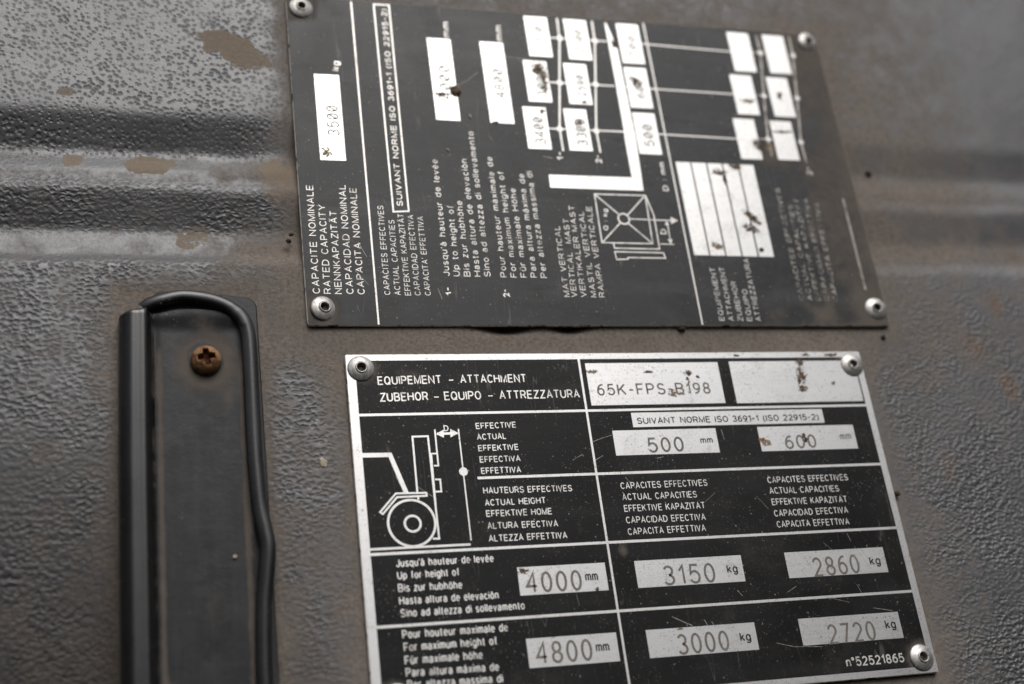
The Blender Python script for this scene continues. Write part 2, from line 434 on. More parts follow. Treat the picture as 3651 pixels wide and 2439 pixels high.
def mat_panel():
    k = NT('grained_plastic')
    grain_type = k.attr('grain')       # 0 pitted, 1 wrinkled
    dustA = k.attr('dust')
    wear = k.attr('smooth')
    rust = k.attr('rust')
    wv = k.n('VectorMath', operation='MULTIPLY_ADD')
    k.put(wv.inputs[0], k.n3(900, 1)); wv.inputs[1].default_value = (0.0008, 0.0008, 0.0008); k.put(wv.inputs[2], k.co)
    d1 = k.vor(630, vec=wv.outputs[0])
    d1 = k.math('ADD', d1, k.math('MULTIPLY', k.math('SUBTRACT', k.noise(170, 2, 0.6), 0.5), 0.85))
    pits = k.ramp(d1, -0.08, 0.50)
    wv2 = k.n('VectorMath', operation='MULTIPLY_ADD')
    k.put(wv2.inputs[0], k.n3(480, 1)); wv2.inputs[1].default_value = (0.0017, 0.0017, 0.0017); k.put(wv2.inputs[2], k.co)
    m2 = k.n('VectorMath', operation='MULTIPLY'); k.put(m2.inputs[0], wv2.outputs[0]); m2.inputs[1].default_value = (1.05, 1, 1.45)
    d2 = k.vor(560, vec=m2.outputs[0])
    wr = k.ramp(k.math('ADD', d2, k.math('MULTIPLY', k.math('SUBTRACT', k.noise(260, 2, 0.6), 0.5), 0.6)), -0.05, 0.72)
    h = k.mixf(grain_type, pits, wr)
    patchy = k.ramp(k.noise(45, 3, 0.6), 0.36, 0.62, 0.35, 1.0)
    fine = k.noise(2600, 2, 0.6)
    hh = k.math('ADD', h, k.math('MULTIPLY', fine, 0.10))
    # dust
    nz = k.noise(120, 6, 0.62, 0.3)
    nf = k.noise(900, 3, 0.7)
    cav = k.math('MULTIPLY', k.math('SUBTRACT', 1.0, h), k.math('SUBTRACT', 1.0, wear))
    d0 = k.math('ADD', dustA, k.math('MULTIPLY', k.math('SUBTRACT', nz, 0.5), 1.25))
    d0 = k.math('ADD', d0, k.math('MULTIPLY', k.math('SUBTRACT', nf, 0.5), 0.45))
    d0 = k.math('ADD', d0, k.math('MULTIPLY', cav, 0.14))
    dm = k.ramp(d0, 0.10, 0.98, 0.0, 0.95)
    tone = k.noise(25, 4, 0.6)
    base = k.mix(k.ramp(tone, 0.3, 0.7), (0.062, 0.063, 0.067), (0.082, 0.083, 0.088))
    base = k.mix(k.math('MULTIPLY', cav, k.mixf(grain_type, 0.30, 0.30)), base, (0.034, 0.031, 0.030))
    dcol = k.mix(k.noise(60, 4, 0.65), (0.150, 0.128, 0.110), (0.296, 0.252, 0.210))
    dcol = k.mix(k.ramp(nf, 0.35, 0.75), dcol, (0.130, 0.108, 0.091))
    col = k.mix(dm, base, dcol)
    cm_ = k.ramp(k.math('ADD', k.math('ADD', k.attr('caked'), k.math('MULTIPLY', k.math('SUBTRACT', k.noise(260, 6, 0.7, 0.5), 0.5), 2.2)), k.math('MULTIPLY', k.math('SUBTRACT', nf, 0.5), 1.4)), 0.25, 0.75, 0.0, 0.85)
    col = k.mix(cm_, col, k.mix(nf, (0.165, 0.128, 0.092), (0.320, 0.250, 0.182)))
    dm = k.math('MAXIMUM', dm, cm_)
    rm = k.ramp(k.math('ADD', rust, k.math('MULTIPLY', k.math('SUBTRACT', k.noise(300, 4, 0.7), 0.5), 0.7)), 0.25, 0.85, 0.0, 0.85)
    col = k.mix(rm, col, (0.125, 0.078, 0.050))
    # tiny pale and dark grains of dirt
    v = k.vor(420)
    gr = k.math('LESS_THAN', v, 0.05)
    gv = k.math('MULTIPLY', gr, k.ramp(k.noise(170, 2), 0.5, 0.62))
    col = k.mix(gv, col, (0.33, 0.28, 0.22))
    rough = k.mixf(dm, k.mixf(cav, 0.37, 0.6), 0.85)
    st = k.math('MULTIPLY', k.math('MULTIPLY', k.math('SUBTRACT', 1.0, k.math('MULTIPLY', dm, 0.72)), k.math('SUBTRACT', 1.0, wear)), patchy)
    nb = k.bump(hh, k.mixf(grain_type, 0.00021, 0.00030), st)
    nb = k.bump(k.noise(1500, 4, 0.7), 0.00018, 0.5, nb)
    nb = k.bump(k.noise(70, 3), 0.0012, 0.25, nb)
    return k.bsdf(col, rough, 0.0, k.mixf(dm, 1.0, 0.25), nb)

def mat_black(name, c0, c1, rough, speck, spec=0.5):
    k = NT(name)
    dustA = k.attr('dust')
    cloud = k.noise(38, 5, 0.62, 0.4)
    smear = k.noise(60, 4, 0.6, vec=k.squash((0.35, 1, 1.6), R(-20)))
    col = k.mix(k.ramp(cloud, 0.3, 0.7), c0, c1)
    col = k.mix(k.ramp(smear, 0.48, 0.72, 0, 0.8), col, (c1[0] * 1.6, c1[1] * 1.57, c1[2] * 1.52))
    dk = k.noise(110, 4, 0.65, vec=k.squash((0.5, 1, 1.3), R(60)))
    col = k.mix(k.ramp(dk, 0.53, 0.68, 0, 0.75), col, (0.012, 0.011, 0.010))
    nz = k.noise(210, 6, 0.66, 0.4)
    nf = k.noise(1300, 3, 0.7)
    d0 = k.math('ADD', dustA, k.math('MULTIPLY', k.math('SUBTRACT', nz, 0.5), 0.8))
    d0 = k.math('ADD', d0, k.math('MULTIPLY', k.math('SUBTRACT', nf, 0.5), 0.4))
    dm = k.ramp(d0, 0.22, 0.8, 0.0, 0.9)
    col = k.mix(dm, col, k.mix(k.noise(90, 3), (0.095, 0.085, 0.076), (0.185, 0.158, 0.132)))
    # abraded specks where the paint has chipped through
    dens = k.ramp(k.noise(40, 4, 0.65, off=(3, 1, 2)), 0.38, 0.68, 0.1, 1.0)
    r1 = k.speck(900, 0.07 * speck / 0.14, 0.17)
    r2 = k.math('MULTIPLY', k.speck(2000, 0.17 * speck / 0.14, 0.24, 0.3), dens)
    sp = k.math('MAXIMUM', r1, r2)
    col = k.mix(k.math('MULTIPLY', sp, 0.6), col, (0.36, 0.34, 0.30))
    # faint hair scratches
    for ang, th in ((R(28), 0.012), (R(-37), 0.010)):
        wv = k.noise(26, 1.0, 0.4, vec=k.squash((9.0, 1, 0.6), ang))
        ln = k.math('LESS_THAN', k.math('ABSOLUTE', k.math('SUBTRACT', wv, 0.5)), th * 0.35)
        ln = k.math('MULTIPLY', ln, k.ramp(k.noise(70, 2, off=(5, ang, 0)), 0.56, 0.68))
        col = k.mix(k.math('MULTIPLY', ln, 0.3), col, (0.22, 0.21, 0.19))
    col = k.film(col, 0.4)
    rg = k.mixf(dm, k.ramp(cloud, 0.25, 0.75, rough - 0.06, rough + 0.07), 0.9)
    nb = k.bump(k.noise(1900, 3, 0.6), 0.00003, 0.7)
    nb = k.bump(k.noise(28, 2), 0.0004, 0.25, nb)
    return k.bsdf(col, rg, 0.0, k.mixf(dm, spec, 0.1), nb)

def mat_alu(name, base, rough, metal, dirt=0.5, brush=1.0, grime=(0.25, 0.22, 0.18)):
    k = NT(name)
    br = k.noise(900, 3, 0.7, vec=k.squash((0.05, 1, 1.6)))
    cl = k.noise(130, 5, 0.65)
    fine = k.noise(1500, 3, 0.7)
    col = k.mix(k.ramp(br, 0.25, 0.75, 0, brush), base, tuple(x * 0.90 for x in base))
    g = k.math('ADD', k.math('MULTIPLY', cl, 0.6), k.math('MULTIPLY', fine, 0.4))
    col = k.mix(k.ramp(g, 0.53, 0.70, 0, dirt), col, grime)
    dens = k.ramp(k.noise(120, 4, 0.65), 0.40, 0.66, 0.15, 1.0)
    for sc_, pr_, rd_ in ((700, 0.09, 0.22), (1700, 0.26, 0.32), (3000, 0.3, 0.4)):
        sp = k.math('MULTIPLY', k.speck(sc_, pr_, rd_, sc_ * 0.001), dens)
        col = k.mix(k.math('MULTIPLY', sp, 0.62), col, (0.12, 0.10, 0.083))
    scuff = k.noise(500, 3, 0.7, vec=k.squash((0.5, 1, 2.2), R(35)))
    col = k.mix(k.math('MULTIPLY', k.ramp(scuff, 0.60, 0.72), 0.45 * dirt), col, (0.30, 0.28, 0.26))
    col = k.film(col, 0.6)
    rg = k.ramp(br, 0.2, 0.8, rough - 0.06, rough + 0.08)
    nb = k.bump(br, 0.000012, 0.6)
    nb = k.bump(k.noise(30, 2), 0.0004, 0.2, nb)
    return k.bsdf(col, rg, metal, 0.5, nb)

def mat_print(name, ink, gone, lo, hi, rough=0.42, metal=0.6):
    k = NT(name)
    a = k.ramp(k.math('ADD', k.math('MULTIPLY', k.noise(240, 4, 0.65), 0.65), k.math('MULTIPLY', k.noise(1500, 2, 0.6), 0.35)), lo, hi)
    return k.bsdf(k.film(k.mix(a, ink, gone), 0.9), rough, metal, 0.4)

def mat_flat(name, a, b, scale, rough, metal=0.0, spec=0.5, bump=0.0, bscale=900, lo=0.35, hi=0.65):
    k = NT(name)
    col = k.mix(k.ramp(k.noise(scale, 5, 0.65, 0.3), lo, hi), a, b)
    nb = k.bump(k.noise(bscale, 4, 0.65), bump) if bump else None
    return k.bsdf(col, rough, metal, spec, nb)

def mat_rubber(name, c, rough, dusty, spec=0.35):
    k = NT(name)
    dustA = k.attr('dust')
    streak = k.noise(240, 4, 0.6, vec=k.squash((1.6, 1, 0.16)))
    cl = k.noise(75, 5, 0.65)
    col = k.mix(k.ramp(streak, 0.35, 0.75, 0, 0.75), c, tuple(x * 2.2 for x in c))
    d0 = k.math('ADD', dustA, k.math('MULTIPLY', k.math('SUBTRACT', k.noise(230, 6, 0.68), 0.5), 0.9))
    d0 = k.math('ADD', d0, k.math('MULTIPLY', k.math('SUBTRACT', cl, 0.5), dusty))
    dm = k.ramp(d0, 0.3, 0.85, 0, 0.85)
    col = k.mix(dm, col, k.mix(k.noise(300, 3), (0.10, 0.085, 0.072), (0.17, 0.14, 0.115)))
    v = k.vor(520)
    sp = k.math('LESS_THAN', v, k.ramp(k.noise(120, 3), 0.5, 0.8, 0.0, 0.16))
    col = k.mix(k.math('MULTIPLY', sp, 0.6), col, (0.2, 0.18, 0.16))
    rg = k.mixf(dm, k.ramp(cl, 0.3, 0.7, rough - 0.07, rough + 0.08), 0.9)
    nb = k.bump(k.noise(700, 4, 0.6), 0.00012, 0.5 if spec < 0.9 else 0.12)
    m = k.bsdf(col, rg, 0.0, spec, nb)
    if spec > 0.9:
        [n for n in k.t.nodes if n.type == 'BSDF_PRINCIPLED'][0].inputs['IOR'].default_value = 1.42
    return m

def mat_rivet():
    k = NT('dull_rivet_metal')
    head_dirt = k.attr('dust')  # dirt mask of the rivet head
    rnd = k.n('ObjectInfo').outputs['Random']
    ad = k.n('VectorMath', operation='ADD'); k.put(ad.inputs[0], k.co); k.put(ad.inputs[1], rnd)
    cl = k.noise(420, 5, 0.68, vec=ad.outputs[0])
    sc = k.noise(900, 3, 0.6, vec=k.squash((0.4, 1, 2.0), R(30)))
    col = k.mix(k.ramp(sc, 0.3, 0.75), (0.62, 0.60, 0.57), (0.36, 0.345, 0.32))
    d = k.ramp(k.math('ADD', head_dirt, k.math('MULTIPLY', k.math('SUBTRACT', cl, 0.5), 2.0)), k.math('SUBTRACT', 0.42, k.math('MULTIPLY', rnd, 0.2)), 0.85, 0, 0.9)
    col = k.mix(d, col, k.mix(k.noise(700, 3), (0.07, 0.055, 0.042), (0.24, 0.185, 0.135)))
    nb = k.bump(k.noise(650, 4, 0.65), 0.00014, 0.6)
    return k.bsdf(col, k.mixf(d, 0.42, 0.9), k.mixf(d, 0.75, 0.0), 0.5, nb)

def mat_rust():
    k = NT('rusty_steel')
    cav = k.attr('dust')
    a = k.noise(420, 6, 0.7, 0.4)
    col = k.mix(k.ramp(a, 0.38, 0.58), (0.13, 0.055, 0.024), (0.36, 0.20, 0.095))
    col = k.mix(k.ramp(k.noise(700, 4, 0.7, off=(1, 2, 3)), 0.5, 0.7, 0, 0.7), col, (0.21, 0.16, 0.105))
    col = k.mix(cav, col, (0.075, 0.022, 0.009))  # attribute holds the recess mask here: cross slot coloured darker
    nb = k.bump(k.noise(1100, 6, 0.75), 0.00022, 0.9)
    return k.bsdf(col, 0.85, 0.0, 0.25, nb)

M = dict(
    panel=mat_panel(),
    black_a=mat_black('faded_black_paint', (0.015, 0.0155, 0.017), (0.030, 0.031, 0.033), 0.42, 0.07, 0.32),
    black_b=mat_black('black_paint', (0.006, 0.006, 0.0062), (0.013, 0.013, 0.0133), 0.42, 0.14, 0.2),
    field=mat_alu('bare_aluminium', (0.74, 0.735, 0.73), 0.36, 0.9, 0.32, 0.8),
    line=mat_alu('etched_aluminium', (0.76, 0.75, 0.735), 0.38, 0.8, 0.4, 0.3, (0.36, 0.32, 0.27)),
    text=mat_print('etched_lettering', (0.78, 0.765, 0.74), (0.30, 0.27, 0.235), 0.50, 0.68),
    dull_text=mat_print('dulled_lettering', (0.62, 0.60, 0.57), (0.24, 0.22, 0.195), 0.49, 0.66),
    dull_field=mat_alu('stained_aluminium', (0.68, 0.675, 0.66), 0.38, 0.88, 0.55, 0.8),
    dull_line=mat_alu('dulled_etched_line', (0.60, 0.585, 0.56), 0.40, 0.75, 0.5, 0.3, (0.30, 0.27, 0.23)),
    worn=mat_print('worn_lettering', (0.50, 0.47, 0.42), (0.070, 0.066, 0.062), 0.42, 0.60),
    faded_line=mat_print('worn_line', (0.42, 0.39, 0.35), (0.12, 0.11, 0.10), 0.45, 0.62),
    edge=mat_flat('chipped_edge', (0.06, 0.053, 0.046), (0.66, 0.62, 0.56), 330, 0.5, 0.2, lo=0.36, hi=0.5),
    engrave=mat_print('engraved_groove', (0.165, 0.142, 0.122), (0.26, 0.235, 0.21), 0.45, 0.65, 0.6, 0.1),
    dotted=mat_print('faint_engraving', (0.11, 0.105, 0.10), (0.38, 0.37, 0.36), 0.46, 0.58, 0.7, 0.1),
    ink=mat_print('black_ink', (0.010, 0.010, 0.010), (0.10, 0.095, 0.09), 0.56, 0.75, 0.6, 0.0),
    mud=mat_flat('dried_mud', (0.075, 0.054, 0.038), (0.23, 0.175, 0.125), 900, 0.95, 0, 0.1, 0.00025, 1600),
    mud_dark=mat_flat('dark_mud', (0.030, 0.023, 0.018), (0.085, 0.062, 0.045), 800, 0.9, 0, 0.2, 0.0003, 1500),
    rust_spot=mat_flat('rust_spot', (0.22, 0.075, 0.02), (0.36, 0.19, 0.08), 900, 0.9, 0, 0.1),
    tan=mat_flat('tan_dust', (0.23, 0.18, 0.125), (0.33, 0.265, 0.19), 900, 0.95, 0, 0.1, 0.0002, 1500),
    husk=mat_flat('straw_husk', (0.36, 0.30, 0.22), (0.52, 0.46, 0.36), 900, 0.8, 0, 0.2, 0.0001),
    scratch=mat_flat('scratch', (0.20, 0.19, 0.17), (0.52, 0.49, 0.43), 700, 0.5, 0.3),
    rubber=mat_rubber('black_rubber', (0.014, 0.014, 0.015), 0.42, 0.55),
    gloss=mat_rubber('glossy_rubber', (0.006, 0.006, 0.0062), 0.31, 0.35, 1.0),
    rivet=mat_rivet(),
    hole=mat_flat('rivet_bore', (0.012, 0.010, 0.008), (0.05, 0.038, 0.026), 900, 0.8, 0.2),
    rust=mat_rust(),
)

# ------------------------------------------------------------------ mesh helpers
def V3(u, v, z=0.0):
    """millimetres on the panel (right, up, out of the panel) to world metres"""
    return (u * MM, -z * MM, v * MM)

def link(name, me, mats, parent=None, smooth=False):
    for m in (mats if isinstance(mats, (list, tuple)) else [mats]):
        me.materials.append(M[m] if isinstance(m, str) else m)
    if smooth:
        me.polygons.foreach_set('use_smooth', [True] * len(me.polygons))
    o = bpy.data.objects.new(name, me)
    COL.objects.link(o)
    if parent: o.parent = parent
    return o

def meshobj(name, verts, faces, mats, parent=None, smooth=False, attr=None, midx=None):
    me = bpy.data.meshes.new(name)
    me.from_pydata([V3(*v) for v in verts], [], faces)
    if midx is not None:
        me.polygons.foreach_set('material_index', midx)
    for k, arr in (attr or {}).items():
        a = me.attributes.new(k, 'FLOAT', 'POINT')
        a.data.foreach_set('value', np.asarray(arr, np.float32))
    me.update()
    return link(name, me, mats, parent, smooth)

def tag(o, label, cat, group=None, kind=None):
    if label: o['label'] = label
    if cat: o['category'] = cat
    if group: o['group'] = group
    if kind: o['kind'] = kind
    return o

def empty(name, loc, label, cat, group=None):
    o = bpy.data.objects.new(name, None)
    o.empty_display_size = 0.005
    COL.objects.link(o)
    return tag(o, label, cat, group)

rng = np.random.default_rng(7)
def vnoise(shape_u, shape_v, us, vs, seed, cell):
    """smooth value noise on the (us, vs) grid, 0..1"""
    r = np.random.default_rng(seed)
    g = r.random((256, 256))
    x = us / cell + 500.3; y = vs / cell + 500.7
    xi = np.floor(x).astype(int); yi = np.floor(y).astype(int)
    fx = x - xi; fy = y - yi
    fx = fx * fx * (3 - 2 * fx); fy = fy * fy * (3 - 2 * fy)
    a = g[xi % 256, yi % 256]; b = g[(xi + 1) % 256, yi % 256]
    c = g[xi % 256, (yi + 1) % 256]; d = g[(xi + 1) % 256, (yi + 1) % 256]
    return a + (b - a) * fx + (c - a) * fy + (a - b - c + d) * fx * fy
def fbm(us, vs, seed, cell, octv=4, rough=0.5):
    t = 0; amp = 1; s = 0
    for i in range(octv):
        t = t + amp * vnoise(0, 0, us, vs, seed + i, cell); s += amp
        amp *= rough; cell *= 0.5
    return t / s
def sst(x, a, b):
    t = np.clip((x - a) / (b - a), 0, 1)
    return t * t * (3 - 2 * t)
def rectd(u, v, r):
    """distance outside a rectangle (u0, v0, u1, v1), negative inside"""
    dx = np.maximum(r[0] - u, u - r[2]); dy = np.maximum(r[1] - v, v - r[3])
    return np.where((dx > 0) & (dy > 0), np.hypot(dx, dy), np.maximum(dx, dy))
def spot(u, v, cu, cv, ru, rv, p=2.0):
    return np.exp(-(((u - cu) / ru) ** 2 + ((v - cv) / rv) ** 2) ** (p / 2))

UP = (-9.55, 8.7, 173.6, 120.9)          # unframed upper plate
LO = (0.0, -98.2, 160.0, 0.0)            # framed lower plate
TRIM = (-58.8, -140.0, -23.0, 18.8)

# ------------------------------------------------------------------ the panel
def build_panel():
    us = np.arange(-165, 330.1, 0.7); vs = np.arange(-175, 215.1, 0.7)
    U, Vv = np.meshgrid(us, vs, indexing='ij')
    kv = [-200, 24, 28.2, 31.2, 39.5, 50.6, 52.2, 55.4, 58.0, 63.9, 65.5, 75.6, 77.5, 300]
    kz = [0, 0, -0.1, -2.3, -3.8, -0.25, -0.1, -1.4, -1.5, -3.8, -3.9, -0.3, 0, 0]
    fine = np.arange(-200, 300, 0.25)
    prof = np.interp(fine, kv, kz)
    ker = np.exp(-0.5 * (np.arange(-16, 17) * 0.25 / 0.95) ** 2); ker /= ker.sum()
    prof = np.convolve(np.pad(prof, 16, mode='edge'), ker, 'valid')
    wob = (fbm(U, Vv, 11, 24, 3) - 0.5) * 1.6
    z = np.interp(Vv + wob, fine, prof)
    depth = 1.0 - 0.52 * sst(U, 60, 190) - 0.35 * sst(U, -26, -12) * (1 - sst(U, -8, 20))
    z = z * depth
    z += (fbm(U, Vv, 31, 45, 3) - 0.5) * 1.1
    # two small dips added under the upper plate's edge to make dark shadow gaps
    z -= 2.6 * spot(U, Vv, 47.5, 8.6, 6.5, 1.9) + 2.4 * spot(U, Vv, 67, 8.8, 4.5, 1.7)
    # a soft hollow round the trim
    z -= 0.5 * np.exp(-np.maximum(rectd(U, Vv, TRIM), 0) / 3.0)
    lo_ = np.maximum(-Vv - 5, 0) * (1 - sst(U, -70, -25) * 0.6) * (1 - sst(U, -20, 0))  # lower left bent back, shaped so that it darkens toward the bottom
    z -= 0.0030 * lo_ ** 2 * 0.9
    z -= 1.35
    nb = fbm(U, Vv, 51, 18, 4, 0.6)
    caked = np.zeros_like(U)
    npt = fbm(U, Vv, 71, 5.0, 4, 0.62)
    dU = np.maximum(rectd(U, Vv, UP), 0); dL = np.maximum(rectd(U, Vv, LO), 0); dT = np.maximum(rectd(U, Vv, TRIM), 0)
    dust = 0.16 + 0.22 * sst(-Vv, 0, 80) * (1 - sst(U, 160, 190))
    dust -= 0.22 * sst(Vv, 62, 80) * (1 - sst(U, -30, 20))
    left = (1 - sst(U, -12, 0))
    dust += left * 0.75 * np.exp(-(dU / 6.5) ** 1.5)
    dust += (1 - left) * 0.55 * np.exp(-dU / 13.0)
    dust += 0.60 * np.exp(-dL / 4.5) * (1 - sst(U, 150, 165) * 0.15)
    dust += 0.75 * np.exp(-dT / 1.8) + 0.25 * np.exp(-dT / 7.0)
    dust += 0.30 * spot(U, Vv, -14, 20, 16, 24) + 0.30 * spot(U, Vv, 70, 4, 110, 7)
    # dirt lying in the grooves
    lg = 1 - sst(U, -14, -4)
    dust += 0.42 * spot(U, Vv, -20, 59, 15, 4.4, 2.5) * lg + 0.22 * spot(U, Vv, -60, 56.2, 40, 1.5, 3)
    dust += 0.16 * spot(U, Vv, -60, 34.0, 50, 3.5, 3) * lg + 0.35 * spot(U, Vv, -22, 32, 14, 5)
    # dust patches with a shape of their own
    for cu, cv, ru, rv, a in ((-27, 101, 7.0, 5.5, 0.95), (-23, 97, 7.0, 4.0, 0.75), (-33, 104.5, 7, 2.0, 0.6), (-50.5, 60.5, 6.2, 3.2, 0.95), (-70.6, 60.8, 3.2, 2.4, 0.8),
                              (-39.6, 38, 4.5, 3.5, 0.6), (-73, 82, 2.5, 1.3, 0.6), (-44, 86.5, 3, 1.3, 0.5), (-14, 55, 5, 7, 0.5)):
        q = np.abs((U - cu) / ru) ** 3 + np.abs((Vv - cv) / rv) ** 3
        caked += a * sst(1.1 - q - (npt - 0.5) * 4.6, -0.4, 0.7)
    dust += 0.40 * spot(U, Vv, 200, 80, 34, 70) + 0.45 * spot(U, Vv, 200, 58, 40, 4) + 0.45 * spot(U, Vv, 200, 37, 40, 4) + 0.20 * spot(U, Vv, 120, 145, 120, 18)
    dust -= 0.25 * spot(U, Vv, 170, -70, 0.1, 0.1)
    dust -= 0.30 * sst(U, 178, 195) * sst(-Vv, 20, 60)
    rust = np.zeros_like(U)
    for cu, cv, ru, rv, a in ((216, 17, 4, 5, 0.6), (203, 2, 5, 6, 0.5), (212, -12, 4, 8, 0.55), (220, 71, 5, 6, 0.35), (231, 32, 8, 20, 0.35), (-30, 38, 3, 3, 0.3), (182, -38, 4, 9, 0.4),
                              (46, 5.5, 6, 2, 0.35), (88, 4.5, 10, 1.6, 0.3), (-74, 97, 10, 7, 0.22), (-58, 108, 7, 5, 0.22), (-28, 88, 9, 6, 0.25)):
        rust += 1.6 * a * spot(U, Vv, cu, cv, ru, rv)
    rust += 0.7 * np.exp(-dU / 1.6) * (1 - sst(U, -12, -8)) * sst(Vv, 20, 34) * (1 - sst(Vv, 74, 84))
    caked += 0.42 * spot(U, Vv, -17, 59.5, 9, 4, 2.5) + 0.36 * spot(U, Vv, -14, 33, 6, 5) + 0.34 * np.exp(-np.abs(rectd(U, Vv, TRIM)) / 0.9) * sst(-U, 30, 55)
    grain = sst(68 - Vv + (nb - 0.5) * 25, 0, 30)
    smooth = 0.9 * spot(U, Vv, -40, 59, 60, 4.2, 4) * lg + 0.92 * spot(U, Vv, -60, 34.5, 60, 5.2, 4) * lg
    smooth += 0.75 * sst(U, 165, 195) * sst(Vv, 0, 40) + 0.55 * sst(rectd(U, Vv, LO) * -1, -6, -1) * sst(U, 150, 162)
    smooth += 0.4 * (1 - sst(np.minimum(dU, dL), 0.5, 9))
    smooth = np.clip(smooth, 0, 0.92)
    co = np.stack([U * MM, -z * MM, Vv * MM], -1).reshape(-1, 3)
    nu, nv = len(us), len(vs)
    idx = np.arange(nu * nv).reshape(nu, nv)
    f = np.stack([idx[:-1, :-1], idx[1:, :-1], idx[1:, 1:], idx[:-1, 1:]], -1).reshape(-1, 4)
    me = bpy.data.meshes.new('panel')
    me.vertices.add(len(co)); me.vertices.foreach_set('co', co.ravel())
    me.loops.add(f.size); me.loops.foreach_set('vertex_index', f.ravel())
    me.polygons.add(len(f)); me.polygons.foreach_set('loop_start', np.arange(len(f)) * 4)
    me.polygons.foreach_set('use_smooth', np.ones(len(f), bool))
    for k, arr in (('dust', dust), ('rust', rust), ('grain', grain), ('caked', caked), ('smooth', smooth)):
        a = me.attributes.new(k, 'FLOAT', 'POINT')
        a.data.foreach_set('value', arr.reshape(-1).astype(np.float32))
    me.update(calc_edges=True); me.validate()
    o = link('panel', me, 'panel')
    return tag(o, 'grey grained plastic machine panel with two horizontal grooves and dusty brown patches', 'panel', kind='structure')
build_panel()

